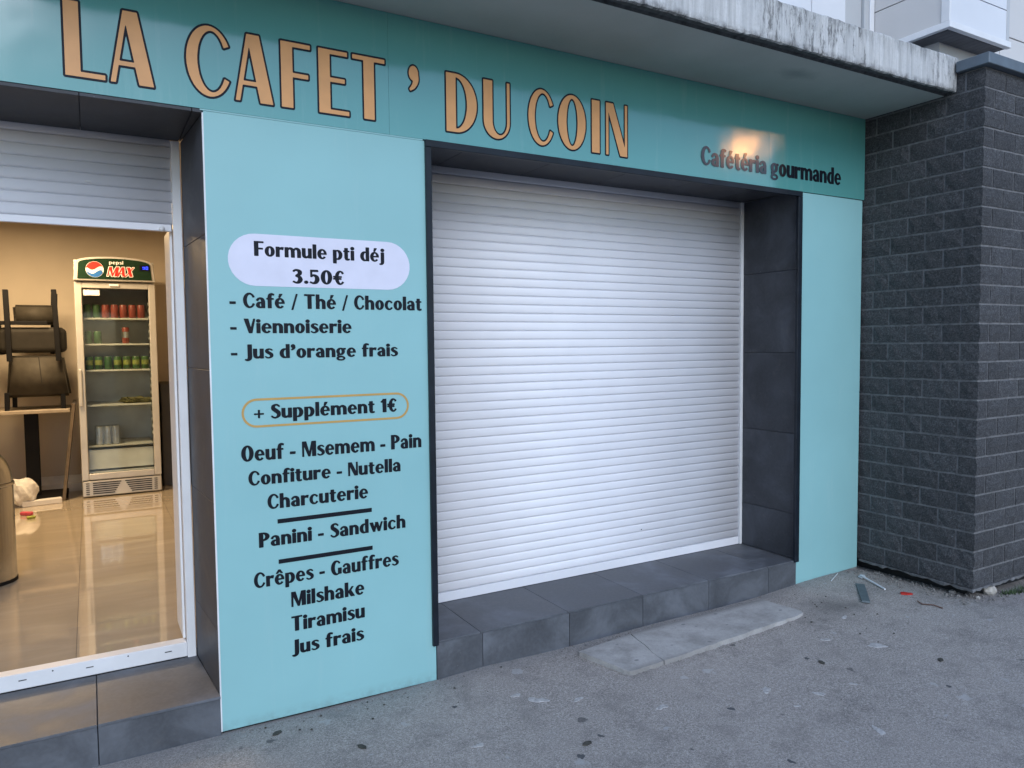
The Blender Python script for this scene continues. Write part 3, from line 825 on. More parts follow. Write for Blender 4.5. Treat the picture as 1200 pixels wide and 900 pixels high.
for r in range(27):
    z0, z1 = Z0b+r*PITCHB+J*.5, Z0b+(r+1)*PITCHB-J*.5
    dz = random.uniform(-.001, .001)
    if r % 2 == 0:
        link('brick', rough_brick(PX0, PX0+.212, PY0, PY0+.102, z0, z1, 'LF'), 'brick', PL)
        y = PY0+.102+J; x = PX0+.212+J
    else:
        link('brick', rough_brick(PX0, PX0+.102, PY0, PY0+.212, z0, z1, 'LF'), 'brick', PL)
        y = PY0+.212+J; x = PX0+.102+J
    while y < .03:
        L = .212+random.uniform(-.004, .004)
        link('brick', rough_brick(PX0, PX0+.09, y, min(y+L, .16), z0, z1, 'L'), 'brick', PL); y += L+J+random.uniform(-.001, .001)
    while x < PX1-.03:
        L = .212+random.uniform(-.004, .004)
        link('brick', rough_brick(x, min(x+L, PX1), PY0, PY0+.09, z0, z1, 'F'), 'brick', PL); x += L+J
prism('coping', [(4.404, -.775), (5.95, -.775), (5.95, .30), (4.443, .30), (4.443, -.592), (4.404, -.592)], 3.091, 3.152, 'coping', PL, 'z', .003)
box('foundation', 4.52, 5.85, -.66, .30, -.05, .093, 'dark', PL)
bm = bmesh.new()
# torn mortar lip under the first course
N = 34; low = []; 
pts = [(PX0-.004, .0-.739*i/22) for i in range(23)] + [(PX0-.004+1.45*i/40, PY0-.004) for i in range(1, 41)]
o_t, i_t, o_b, i_b = [], [], [], []
for x, y in pts:
    w = random.uniform(-.004, .004); zb = .074+random.uniform(-.008, .008)
    ix = x+.1 if x < PX0 + .1 else x; iy = y+.1 if y < PY0+.1 else y
    o_t.append(bm.verts.new((x+w, y+w, .0885))); i_t.append(bm.verts.new((ix, iy, .0885)))
    o_b.append(bm.verts.new((x+.006+w, y+.006 if y < PY0 else y, zb))); i_b.append(bm.verts.new((ix, iy, zb)))
for i in range(len(pts)-1):
    for a, b in ((o_t, i_t), (i_b, o_b), (o_b, o_t)): bm.faces.new((a[i], a[i+1], b[i+1], b[i]))
link('mortar_bed', mesh(bm), 'mortar', PL)

# ================================================================== OPENINGS
# ---- window recess: reveal tiles, ledge, trim
WR = empty('window_reveal', (2.58, .2, .177), 'dark slate tiled reveal around the wide closed roller shutter', 'window reveal')
zj = [.178, .465, .972, 1.480, 1.995, 2.472]
for a, b in zip(zj, zj[1:]):
    box('tile', 3.8155, 3.838, .006, .47, a+.001, b-.001, 'tile', WR, .0012)
    box('tile', 1.3365, 1.357, .006, .47, a+.001, b-.001, 'tile', WR, .0012)
for a, b in zip([1.36, 1.59, 2.09, 2.58, 3.07, 3.56], [1.59, 2.09, 2.58, 3.07, 3.56, 3.8145]):
    box('tile', a+.001, b-.001, .006, .47, 2.4745, 2.494, 'tile', WR, .0012)
box('grout_bed', 3.8385, 3.8395, .01, .47, .17, 2.47, 'grout', WR)
TR = empty('window_trim', (2.58, 0, .16), 'thin black metal trim framing the shuttered window opening', 'window trim')
box('trim_bar', 1.330, 1.358, -.016, .005, .160, 2.4325, 'trim', TR, .002)
box('trim_bar', 3.785, 3.822, -.016, .005, .168, 2.4325, 'trim', TR, .002)
box('trim_bar', 1.330, 3.822, -.016, .005, 2.433, 2.464, 'trim', TR, .002)
LG = empty('window_ledge', (2.58, .2, 0), 'dark slate tiled ledge below the closed roller shutter', 'ledge')
box('ledge_core', 1.36, 3.81, .012, .50, -.05, .1655, 'grout', LG)
fj = [1.3515, 1.591, 2.093, 2.577, 3.066, 3.562, 3.8105]
for a, b in zip(fj, fj[1:]):
    box('tile', a+.0014, b-.0014, -.0035, .0115, -.03, .1660, 'tile_step', LG, .0012)
tj = [1.360, 1.578, 2.083, 2.57, 3.058, 3.552, 3.8145]
for a, b in zip(tj, tj[1:]):
    box('tile', a+.0012, b-.0012, -.0045, .4525, .1672, .1772, 'tile_step', LG, .0012)
box('edge_strip', 1.3515, 1.359, -.004, .0055, .1672, .177, 'tile_step', LG)

# ---- roller shutters
def slat_mesh(x0, x1, h=.048, depth=.0040):
    prof = [(.0015, .0), (.0003, .0012), (-.0020, .0030)]
    for i in range(0, 8):
        t = i/7; prof.append((-.0030-depth*sin(pi*(.14+.80*t))*.9, .0040+t*.0425))
    prof += [(.0006, .0474), (.0015, h)]
    bm = bmesh.new()
    a = [bm.verts.new((x0, y, z)) for y, z in prof]; b = [bm.verts.new((x1, y, z)) for y, z in prof]
    for i in range(len(prof)-1): bm.faces.new((a[i], b[i], b[i+1], a[i+1]))
    # back skin
    c = [bm.verts.new((x0, .009, z)) for z in (0, h)]; d = [bm.verts.new((x1, .009, z)) for z in (0, h)]
    bm.faces.new((c[0], d[0], d[1], c[1]))
    bm.faces.new((a[0], b[0], d[0], c[0])); bm.faces.new((a[-1], b[-1], d[1], c[1]))
    bm.faces.new(a+[c[1], c[0]]); bm.faces.new(b+[d[1], d[0]])
    me = mesh(bm, 'slat')
    for p in me.polygons: p.use_smooth = len(p.vertices) == 4
    return me
def shutter(root, x0, x1, y, z0, z1, bh):
    cx = (x0+x1)/2
    me = slat_mesh(x0-cx, x1-cx); me.materials.append(MAT['shutter'])
    z = z0+bh; first = True
    while z < z1:
        o = bpy.data.objects.new('slat', me); COL.objects.link(o); o.parent = root
        o.location = Vector((cx+random.uniform(-.0006, .0006), y+random.uniform(-.0006, .0006), z)) - root.location
        z += .048
S1 = empty('roller_shutter', (2.58, .456, .178), 'wide fully closed white roller shutter filling the window opening', 'roller shutter')
shutter(S1, 1.36, 3.79, .462, .178, 2.47, .052)
box('bottom_bar', 1.3605, 3.79, .4535, .474, .1785, .2285, 'shutter', S1, .002)
box('guide_rail', 3.7925, 3.8145, .445, .485, .178, 2.4735, 'pvc', S1, .002)
tube('screw_head', [(2.945, .4515, .39), (2.945, .456, .39)], .003, 'dark', S1)

S2 = empty('roller_shutter', (-.6, .48, 2.06), 'white roller shutter rolled most of the way up above the open doorway', 'roller shutter')
shutter(S2, -1.50, .337, .489, 2.058, 2.46, .030)
box('bottom_bar', -1.50, .332, .480, .502, 2.058, 2.0875, 'shutter', S2, .002)
box('painted_light_leak', .008, .030, .4785, .480, 2.243, 2.247, 'white_print', S2)  # white plate painted in for interior light showing through the shutter
bm = bmesh.new(); bmesh.ops.create_icosphere(bm, subdivisions=2, radius=.013, matrix=Matrix.Translation((.292, .474, 2.066))); link('stop_knob', mesh(bm), 'pvc', S2, smooth=True)

# ---- doorway: reveal, step, frame
DR = empty('doorway_reveal', (-.55, .2, .15), 'dark slate tiled reveal around the open cafe doorway', 'door reveal')
zd = [.1535, .415, .932, 1.460, 1.990, 2.448]
for a, b in zip(zd, zd[1:]):
    prism('tile', [(.4065, .0115), (.4285, .0115), (.4285, .477), (.3775, .477)], a+.001, b-.001, 'tile', DR, 'z', .0012)
for a, b in zip([-1.5, -.90, -.42, .0], [-.90, -.42, .0, .372]):
    box('tile', a+.001, b-.001, .0, .478, 2.4515, 2.4645, 'tile', DR, .001)
prism('tile', [(.374, .0), (.4078, .0), (.3785, .478), (.374, .478)], 2.4515, 2.4645, 'tile', DR)
box('tile', -1.52, -1.502, .0, .477, .1535, 2.448, 'tile', DR)
box('lintel_grout', -1.5, .42, .0, .478, 2.4650, 2.4995, 'grout', DR)
DS = empty('doorstep', (-.55, .2, 0), 'grey slate tiled doorstep at the cafe entrance, lower left', 'doorstep')
box('step_core', -1.5, .40, .012, .60, -.05, .1395, 'grout', DS)
dj = [-1.5, -1.32, -.888, -.456, -.0225, .4075]
for a, b in zip(dj, dj[1:]):
    box('tile', a+.0016, b-.0016, -.0035, .0115, -.03, .1405, 'tile_step', DS, .0012)
    if b < .4:
        box('tile', a+.0014, b-.0014, -.006, .476, .1415, .1522, 'tile_step', DS, .0015)
    else:
        prism('tile', [(a+.0014, -.006), (.4075, -.006), (.4055, .0), (.3765, .476), (a+.0014, .476)], .1415, .1522, 'tile_step', DS, 'z', .0015)
DF = empty('door_frame', (-.55, .49, .152), 'white door frame with guide rail and threshold in the cafe doorway', 'door frame')
box('jamb', .338, .3745, .470, .515, .148, 2.450, 'pvc', DF, .003)
box('inner_jamb', .325, .337, .516, .765, .225, 2.075, 'pvc', DF, .003)
box('threshold', -1.5, .3375, .4795, .545, .1535, .2195, 'pvc', DF, .003)
for x in (-.30, -.06, .245): box('drain_slot', x, x+.028, .4788, .4794, .189, .1935, 'groove', DF)
for x in (-.18, .1): tube('screw_head', [(x, .4785, .207), (x, .481, .207)], .0035, 'groove', DF)

# ================================================================== INTERIOR
FZ = .170
FL = box('interior_floor', -3.2, 1.40, .546, 5.70, FZ-.12, FZ-.0115, 'grout'); FL['kind'] = 'structure'
tile_me = None
tx = [-3.2, -2.62, -1.99, -1.36, -.73, -.10, .53, 1.16, 1.40]; ty = [.546, 1.1, 1.73, 2.36, 2.99, 3.62, 4.25, 4.88, 5.51, 5.70]
for a, b in zip(tx, tx[1:]):
    for c, d in zip(ty, ty[1:]):
        box('floor_tile', a+.0008, b-.0008, c+.0008, d-.0008, FZ-.0105, FZ, 'floor_in', FL)
IW = box('interior_wall_back', -3.2, 1.40, 5.70, 5.9, FZ-.1, 2.95, 'wall_in'); IW['kind'] = 'structure'
a = box('interior_wall_right', 1.401, 1.55, .60, 5.9, FZ-.1, 2.95, 'wall_in'); a['kind'] = 'structure'
b_ = box('interior_wall_left', -3.4, -3.201, .30, 5.9, FZ-.1, 2.95, 'wall_in'); b_['kind'] = 'structure'
c_ = box('interior_ceiling', -3.2, 1.40, .60, 5.70, 2.80, 2.95, 'ceil_in'); c_['kind'] = 'structure'
f_ = box('interior_wall_front', .40, 1.40, .601, .64, FZ, 2.80, 'wall_in'); f_['kind'] = 'structure'
f2 = box('interior_wall_front', -3.2, -1.50, .301, .64, FZ, 2.80, 'wall_in'); f2['kind'] = 'structure'
f3 = box('interior_wall_front', -1.50, .3995, .601, .64, 2.50, 2.80, 'wall_in'); f3['kind'] = 'structure'
box('skirting', -3.2, 1.39, 5.685, 5.6995, FZ, FZ+.085, 'skirting', IW)
# ceiling lamps (lit, warm)
def ceiling_lamp(x, y, label, power):
    r = empty('ceiling_lamp', (x, y, 2.78), label, 'lamp', 'ceiling lamps inside the cafe')
    box('lamp_housing', x-.31, x+.31, y-.31, y+.31, 2.772, 2.7995, 'pvc', r)
    box('lamp_diffuser', x-.28, x+.28, y-.28, y+.28, 2.764, 2.7715, 'lampglow', r)
    ld = bpy.data.lights.new('lamp_light', 'AREA'); ld.shape = 'SQUARE'; ld.size = .55; ld.energy = power; ld.color = (1.0, .71, .39)
    lo = bpy.data.objects.new('lamp_light', ld); COL.objects.link(lo); lo.location = (0, 0, -.022); lo.parent = r
MAT['lampglow'] = emit('lamp_diffuser_glow', (1.0, .68, .36), 3.0)
ceiling_lamp(-.9, 2.9, 'square warm ceiling lamp just inside the cafe doorway', 15)
ceiling_lamp(-.5, 4.1, 'square warm ceiling lamp in front of the drinks fridge', 44)

# ---- drinks fridge
FR = empty('drinks_fridge', (.232, 5.03, FZ), 'tall silver glass door drinks fridge with black soft drink sign on top', 'fridge')
fx0, fx1, fy0, fy1 = -.100, .562, 4.70, 5.36
box('cabinet_side', fx0, fx0+.035, fy0+.065, fy1, .40, 2.17, 'fridge', FR, .004)
box('cabinet_side', fx1-.035, fx1, fy0+.065, fy1, .40, 2.17, 'fridge', FR, .004)
box('cabinet_back', fx0+.036, fx1-.036, fy1-.05, fy1, .40, 2.17, 'fridge_in', FR)
box('cabinet_bottom', fx0+.002, fx1-.002, fy0+.067, fy1-.002, FZ+.02, .3985, 'fridge_in', FR)
box('cabinet_top', fx0+.002, fx1-.002, fy0+.067, fy1-.002, 2.1715, 2.36, 'fridge', FR)
box('door_stile', fx0, fx0+.058, fy0, fy0+.06, .335, 2.155, 'fridge', FR, .005)
box('door_stile', fx1-.058, fx1, fy0, fy0+.06, .335, 2.155, 'fridge', FR, .005)
box('door_rail', fx0+.0585, fx1-.0585, fy0+.001, fy0+.059, 2.10, 2.154, 'fridge', FR, .004)
box('door_rail', fx0+.0585, fx1-.0585, fy0+.001, fy0+.059, .336, .392, 'fridge', FR, .004)
box('glass_pane', fx0+.059, fx1-.059, fy0+.022, fy0+.028, .393, 2.099, 'glass', FR)
box('door_handle', fx0+.004, fx0+.034, fy0-.022, fy0-.001, 1.02, 1.36, 'fridge', FR, .006)
box('handle_clip', .18, .26, fy0-.012, fy0+.0, 2.118, 2.14, 'white_print', FR, .004)
# header sign, front bowed and narrower at the sides
prism('header_housing', [(fx0-.004, 2.165), (fx1+.004, 2.165)] + [(.231+.319*sin(a_), 2.322+.066*cos(a_)**.8) for a_ in np.linspace(pi/2-.05, -pi/2+.05, 15)], fy0-.03, fy0+.30, 'fridge', FR, 'y', .006)
sf = prism('sign_face', [(fx0+.028, 2.182), (fx1-.026, 2.182)] + [(.231+.292*sin(a_), 2.318+.054*cos(a_)**.8) for a_ in np.linspace(pi/2-.05, -pi/2+.05, 15)], fy0-.0345, fy0-.0301, 'black_sign', FR, 'y')
yy = fy0-.0355
def plate(loops, y, mat, parent, name):
    me = flat_mesh(loops, .0003); me.transform(Matrix.Translation((0, y, 0))); return link(name, me, mat, parent)
cxl, czl, rl = .068, 2.268, .072
th_ = np.linspace(0, 2*pi, 41)[:-1]
plate([np.array([(cxl+rl*cos(t), czl+rl*sin(t)) for t in th_])], yy, 'white_print', sf, 'round_emblem_ground')
wave = [(cxl-rl*.95+2*.95*rl*u, czl+.012+.017*sin((u-.1)*2*pi)*-1) for u in np.linspace(0, 1, 15)]
def capseg(w, top):
    if top: return np.array([(x, z) for x, z in w] + [(cxl+rl*.97*cos(t), czl+rl*.97*sin(t)) for t in np.linspace(radians(8), radians(172), 18)])
    return np.array([(x, z) for x, z in w] + [(cxl+rl*.97*cos(t), czl+rl*.97*sin(t)) for t in np.linspace(radians(-22), radians(-158), 18)])
plate([capseg(wave, True)], yy-.0008, 'red', sf, 'red_wave')
plate([capseg([(x, z-.034) for x, z in wave[1:-1]], False)], yy-.0008, 'blue', sf, 'blue_wave')
lp = text_loops('MAX', .168, .372, 2.212, .082, gap=.05, grow=.085, slant=.22)
plate(lp, yy, 'white_print', sf, 'max_lettering_outline')
lp = text_loops('MAX', .168, .372, 2.212, .082, gap=.05, grow=.02, slant=.22)
plate(lp, yy-.0008, 'red', sf, 'max_lettering')
plate(text_loops('pepsi', .186, .300, 2.321, .032, gap=.12, grow=.012), yy, 'white_print', sf, 'small_wordmark')
box('display_frame', .432, .520, fy0-.0385, fy0-.0348, 2.268, 2.322, 'black', sf)
box('display_screen', .440, .512, fy0-.0395, fy0-.0387, 2.275, 2.315, 'display_back', sf)
seg = [(.458, .478, 2.300, 2.305), (.458, .478, 2.284, 2.289), (.475, .480, 2.284, 2.305), (.486, .504, 2.303, 2.308), (.486, .504, 2.281, 2.286), (.486, .491, 2.281, 2.308), (.500, .505, 2.281, 2.308)]
for k, (p0, p1, q0, q1) in enumerate(seg): box('display_digit', p0, p1, fy0-.0402-.0002*k, fy0-.0397-.0002*k, q0, q1, 'display', sf)
for x0 in (-.03,): box('price_sticker', x0, x0+.13, fy0+.016, fy0+.0215, 2.035, 2.085, 'white_print', FR)
# bottom grille
gr = box('grille', fx0+.002, fx1-.002, fy0+.004, fy0+.055, FZ+.012, .325, 'fridge', FR, .006)
for side in (0, 1):
    for k in range(6):
        z = FZ+.032+k*.0195; ins = .008+.012*(5-k)
        if side == 0: xa, xb = fx0+.085, .205-ins*.9+.02
        else: xa, xb = .262+ins*.9-.02, fx1-.085
        box('vent_slot', xa, xb, fy0+.0005, fy0+.0037, z, z+.009, 'dark', gr)
    for k in range(6):
        z = FZ+.032+k*.0195; xa = fx0+.03 if side == 0 else fx1-.065
        box('vent_slot', xa, xa+.028, fy0+.0005, fy0+.0037, z, z+.007, 'dark', gr)
shelf_z = [1.838, 1.598, 1.356, 1.030, .650]
for z in shelf_z:
    s_ = box('shelf', fx0+.06, fx1-.06, fy0+.072, fy1-.07, z-.022, z-.006, 'shelf', FR, .002)
for i in range(20):
    box('shelf_rail_tooth', fx1-.062, fx1-.040, fy0+.12, fy0+.14, .72+i*.065, .745+i*.065, 'shelf', FR)
box('lower_bin', fx0+.06, fx1-.06, fy0+.09, fy0+.10, .42, .60, 'fridge_in', FR)

# ---- cans on the shelves
def can(x, y, z, r, h, mat, label, group, band=None):
    root = empty('drink_can', (x, y, z), label, 'can', group)
    lathe('can_body', x, y, [(r*.8, z+.0), (r, z+.008), (r, z+h-.012), (r*.82, z+h-.002)], mat, root, 14)
    lathe('can_top', x, y, [(r*.82, z+h-.0015), (r*.78, z+h), (r*.74, z+h-.003), (0, z+h-.003)], 'silver', root, 14)
    if band: lathe('can_label', x, y, [(r+.0005, z+h*.35), (r+.0005, z+h*.72)], band, root, 14)
    return root
words = ['first', 'second', 'third', 'fourth', 'fifth', 'sixth', 'seventh']
yc = fy0+.115
GR = 'drink cans on the fridge shelves'
for k in range(2): can(-.005+k*.075, yc+.03, 1.833, .031, .125, 'greencan', f'{words[k]} dull green can from the left on the top fridge shelf', GR)
for k in range(5): can(.145+k*.074, yc, 1.833, .033, .125, 'redcan', f'{words[k]} red can from the left on the top fridge shelf', GR)
for k in range(2): can(-.005+k*.077, yc, 1.593, .032, .118, 'greencan', f'{words[k]} green can from the left on the second fridge shelf', GR)
can(.305, yc+.03, 1.593, .031, .155, 'redcan', 'single tall red can alone on the second fridge shelf', GR, 'silver')
for k in range(7): can(-.004+k*.0775, yc, 1.351, .033, .122, 'greencan', f'{words[k]} green can from the left in the full row on the third fridge shelf', GR, 'limecan' if k != 2 else None)
for i in range(3):
    for j in range(2):
        can(.055+i*.066, yc+j*.068, .645, .031, .17, 'silver', f'{words[i]} pale can, {["front", "back"][j]} row of wrapped pack low in the fridge', 'wrapped pack of pale cans')
wrap = box('shrink_wrap', .018, .226, yc-.038, yc+.106, .644, .822, 'film', None, .01); tag(wrap, 'clear plastic wrap round the pack of pale cans low in the fridge', 'plastic wrap')
bm = bmesh.new(); bmesh.ops.create_icosphere(bm, subdivisions=3, radius=1.0)
for v in bm.verts:
    k_ = 1+.25*sin(9*v.co.x+4*v.co.y)+.2*sin(13*v.co.y+7*v.co.z)+random.uniform(-.08, .08)
    v.co = Vector((v.co.x*.135*k_+.375, v.co.y*.06*k_+yc+.03, max(1.026, 1.045+v.co.z*.035*k_)))
tag(link('crumpled_packet', mesh(bm), 'herb'), 'crumpled brown and green packet lying on the fourth fridge shelf', 'packet')

# ---- dark panel and leaning board
dp = box('dark_cabinet', .60, .98, 4.98, 5.60, FZ, 1.19, 'dark_panel', None, .006); tag(dp, 'low charcoal cabinet standing right of the drinks fridge', 'cabinet')
LB = empty('leaning_board', (-.22, 4.8, FZ), 'brown edged board leaning on the left side of the fridge', 'board')
prism('board_panel', [(-.262, .17), (-.236, .17), (-.128, 1.045), (-.153, 1.05)], 4.70, 5.35, 'board_face', LB, 'y', .002)
prism('board_edge', [(-.263, .17), (-.235, .17), (-.127, 1.046), (-.154, 1.051)], 4.688, 4.6995, 'wood_dark', LB, 'y', .002)

# ---- table with the stacked chairs
TB = empty('cafe_table', (-.75, 5.0, FZ), 'pale wooden cafe table on a black column with chairs stacked on top', 'table')
box('table_top', -1.35, -.17, 4.80, 5.40, .965, .998, 'wood', TB, .004)
box('table_column', -.545, -.435, 5.0, 5.09, FZ+.02, .964, 'black', TB, .004)
box('table_foot', -.78, -.22, 4.82, 5.28, FZ+.0, FZ+.019, 'black', TB, .004)

def seat_pad(name, x0, x1, y0, y1, z0, z1, mat, parent, r=.03): return box(name, x0, x1, y0, y1, z0, z1, mat, parent, r, 3)
# lower chair: back towards the doorway, taupe with a centre seam
C1 = empty('upholstered_chair', (-.40, 5.05, .999), 'lower taupe upholstered chair on the cafe table, its seamed back facing the doorway', 'chair', 'chairs stacked on the cafe table')
def back_panel(x0, x1, xt0, xt1, z0, z1, y, th, mat, parent, name='backrest'):
    bm = bmesh.new()
    vs = [bm.verts.new(p) for p in ((x0, y, z0), (x1, y, z0), (x1, y+th, z0), (x0, y+th, z0), (xt0, y, z1), (xt1, y, z1), (xt1, y+th, z1), (xt0, y+th, z1))]
    for q in ((0, 1, 2, 3), (4, 7, 6, 5), (0, 4, 5, 1), (1, 5, 6, 2), (2, 6, 7, 3), (3, 7, 4, 0)): bm.faces.new([vs[i] for i in q])
    bmesh.ops.bevel(bm, geom=list(bm.edges), offset=.022, segments=3, affect='EDGES')
    return link(name, mesh(bm), mat, parent, smooth=True)
back_panel(-.655, -.155, -.625, -.205, 1.115, 1.49, 4.84, .07, 'leather', C1)
prism('back_seam', [(-.388, 1.24), (-.382, 1.24), (-.397, 1.475), (-.403, 1.475)], 4.8375, 4.842, 'dark', C1, 'y')
box('seat_shell', -.62, -.19, 4.91, 5.35, 1.12, 1.30, 'leather2', C1, .03, 3)
for x, y in ((-.655, 4.86), (-.225, 4.86), (-.63, 5.30), (-.24, 5.30)):
    bar('leg', (x, y, .999), (x*.995, y, 1.16), .038, .038, 'black', C1)
# upper chair: upside down, its four legs in the air
C2 = empty('upholstered_chair', (-.42, 5.05, 1.50), 'upper dark chair stacked upside down, black legs pointing up', 'chair', 'chairs stacked on the cafe table')
box('seat', -.70, -.185, 4.82, 5.28, 1.515, 1.745, 'leather2', C2, .045, 4)
box('seat_rail', -.69, -.32, 4.80, 4.835, 1.765, 1.80, 'black', C2, .004)
back_panel(-.60, -.27, -.61, -.26, 1.775, 1.965, 5.22, .05, 'leather', C2)
for (a, b) in (((-.615, 4.79, 1.44), (-.625, 4.79, 2.075)), ((-.245, 4.79, 1.44), (-.262, 4.79, 2.085)), ((-.70, 5.28, 1.50), (-.78, 5.34, 2.07)), ((-.30, 5.28, 1.50), (-.275, 5.32, 2.08))):
    bar('leg', a, b, .042, .042, 'black', C2)
C3 = empty('upholstered_chair', (-1.05, 5.1, .999), 'left dark chair at the photo edge, standing on the cafe table', 'chair', 'chairs stacked on the cafe table')
box('seat', -1.32, -.76, 4.86, 5.34, 1.40, 1.56, 'leather2', C3, .04, 4)
back_panel(-1.30, -.80, -1.28, -.82, 1.56, 1.98, 5.28, .06, 'leather', C3)
for x, y in ((-1.28, 4.88), (-.79, 4.88), (-1.28, 5.32), (-.79, 5.32)): bar('leg', (x, y, .999), (x, y, 1.41), .04, .04, 'black', C3)

# ---- steel bin
BN = empty('pedal_bin', (-.585, 2.2, FZ), 'round brushed steel bin with domed lid at the left edge inside the doorway', 'bin')
bx, by, br = -.588, 2.20, .165
lathe('bin_base_ring', bx, by, [(br+.004, FZ), (br+.004, FZ+.018), (br, FZ+.02)], 'black', BN, 48)
lathe('bin_body', bx, by, [(br, FZ+.021), (br, .735), (br-.004, .742)], 'steel', BN, 48)
lathe('bin_rim', bx, by, [(br-.003, .742), (br+.006, .745), (br+.006, .758), (br-.002, .762)], 'steel', BN, 48)
lathe('bin_lid', bx, by, [(br-.004+.0, .763)] + [((br-.004)*cos(t), .763+.215*sin(t)) for t in np.linspace(.05, 1.35, 12)], 'steel', BN, 48)

# ---- litter on the interior floor
bm = bmesh.new(); bmesh.ops.create_icosphere(bm, subdivisions=3, radius=1.0)
for v in bm.verts:
    k_ = 1+.10*sin(7*v.co.x+5*v.co.z)+random.uniform(-.07, .07); v.co = Vector((v.co.x*.115*k_-.555, v.co.y*.09*k_+4.62, FZ+.125+v.co.z*.125*k_))
tag(link('crumpled_bag', mesh(bm), 'paper'), 'crumpled white bag on the cafe floor beside the steel bin', 'bag')
bm = bmesh.new(); bm_box(bm, -.15, .15, -.03, .03, 0, .05, .006)
bmesh.ops.transform(bm, matrix=Matrix.Translation((-.41, 4.60, FZ)) @ Matrix.Rotation(.15, 4, 'Z'), verts=bm.verts)
tag(link('long_carton', mesh(bm), 'paper2'), 'long white carton lying under the cafe table', 'carton')
bm = bmesh.new(); bm_box(bm, -.05, .05, -.02, .02, 0, .03, .008)
bmesh.ops.transform(bm, matrix=Matrix.Translation((-.50, 4.18, FZ)) @ Matrix.Rotation(-.6, 4, 'Z'), verts=bm.verts)
tag(link('pink_wrapper', mesh(bm), 'pink'), 'pink wrapper on the polished floor next to the steel bin', 'wrapper')
bm = bmesh.new(); bm_box(bm, -.03, .03, -.02, .02, 0, .022, .006)
bmesh.ops.transform(bm, matrix=Matrix.Translation((-.46, 4.02, FZ)) @ Matrix.Rotation(.4, 4, 'Z'), verts=bm.verts)
tag(link('green_wrapper', mesh(bm), 'lime'), 'small yellow green wrapper on the floor in front of the pink one', 'wrapper')

# ================================================================== OUTSIDE DETAILS
# pale concrete slab in front of the ledge, cracked in two
SL = empty('concrete_slab', (2.8, -.26, .0), 'thin pale concrete slab with a crack, set in the pavement below the window ledge', 'slab')
def wob(a, b, n, amp):
    return [(a[0]+(b[0]-a[0])*i/n+random.uniform(-amp, amp), a[1]+(b[1]-a[1])*i/n+random.uniform(-amp, amp)) for i in range(1, n)]
cr = [(2.425, -.085), (2.405, -.16), (2.392, -.24), (2.362, -.33), (2.352, -.432)]
A_ = [(2.065, -.128)] + wob((2.065, -.128), (2.125, -.41), 4, .002) + [(2.125, -.41), (2.139, -.438), (2.17, -.443)] + wob((2.17, -.443), cr[-1], 8, .005) + [(x-.0025, y) for x, y in cr[::-1]]
B_ = [(x+.0025, y) for x, y in cr] + wob(cr[-1], (3.40, -.362), 30, .0055) + [(3.40, -.362), (3.447, -.352), (3.462, -.325)] + wob((3.462, -.325), (3.415, -.075), 5, .003) + [(3.415, -.075)] + wob((3.415, -.075), cr[0], 10, .002)
for o_ in (A_, B_):
    prism('slab_piece', o_, -.03, .021, 'slab', SL, 'z', .0025)

def gz(x, y): return ground_z(x, y)
def flat_item(name, outline, th, mat, x, y, rz, label, cat, lift=.001, tilt=0.0, group=None):
    bm = bmesh.new()
    lo = [bm.verts.new((a, b, 0)) for a, b in outline]; hi = [bm.verts.new((a*.97, b*.97, th)) for a, b in outline]
    bm.faces.new(lo[::-1]); bm.faces.new(hi); n_ = len(outline)
    for i in range(n_): bm.faces.new((lo[i], lo[(i+1) % n_], hi[(i+1) % n_], hi[i]))
    bmesh.ops.transform(bm, matrix=Matrix.Translation((x, y, gz(x, y)+lift)) @ Matrix.Rotation(rz, 4, 'Z') @ Matrix.Rotation(tilt, 4, 'Y'), verts=bm.verts)
    return tag(link(name, mesh(bm), mat), label, cat, group)
rz = math.atan2(-.456+.205, 3.857-4.152)
flat_item('slate_offcut', [(-.17, -.026), (.17, -.022), (.172, .024), (-.168, .026)], .008, 'slatebit', 4.0, -.335, rz, 'dark grey slate offcut lying on the pavement in front of the turquoise side panel', 'tile offcut')
tube('plastic_stick', [(4.243, -.150, gz(4.2, -.15)+.014), (4.20, -.26, gz(4.2, -.2)+.010), (4.154, -.376, gz(4.15, -.37)+.006)], .006, 'stick')
tag([o for o in COL.objects if o.name.startswith('plastic_stick')][-1], 'thin white plastic stick crossing the slate offcut', 'stick')
flat_item('torn_white_scrap', [(-.035, -.012), (.01, -.02), (.04, -.004), (.03, .018), (-.02, .016)], .006, 'stick', 4.255, -.150, .3, 'small torn white scrap at the end of the white stick', 'scrap', .006)
flat_item('red_scrap', [(-.035, -.016), (.0, -.02), (.035, -.006), (.03, .008), (-.01, .02), (-.03, .014)], .006, 'red', 4.191, -.488, -.7, 'bright red scrap on the pavement beside the brick pillar', 'scrap')
tube('twig', [(4.12, -.600, gz(4.1, -.6)+.008), (4.10, -.64, gz(4.1, -.6)+.006), (4.13, -.69, gz(4.1, -.6)+.010), (4.13, -.74, gz(4.1, -.7)+.006)], .0035, 'twig')
tag([o for o in COL.objects if o.name.startswith('twig')][-1], 'thin reddish twig on the pavement near the red scrap', 'twig')
tube('straw', [(4.18, .0-.03, gz(4.18, -.03)+.006), (4.02, -.10, gz(4.0, -.1)+.006)], .003, 'stick')
tag([o for o in COL.objects if o.name.startswith('straw')][-1], 'thin pale straw on the pavement at the foot of the turquoise side panel', 'straw')
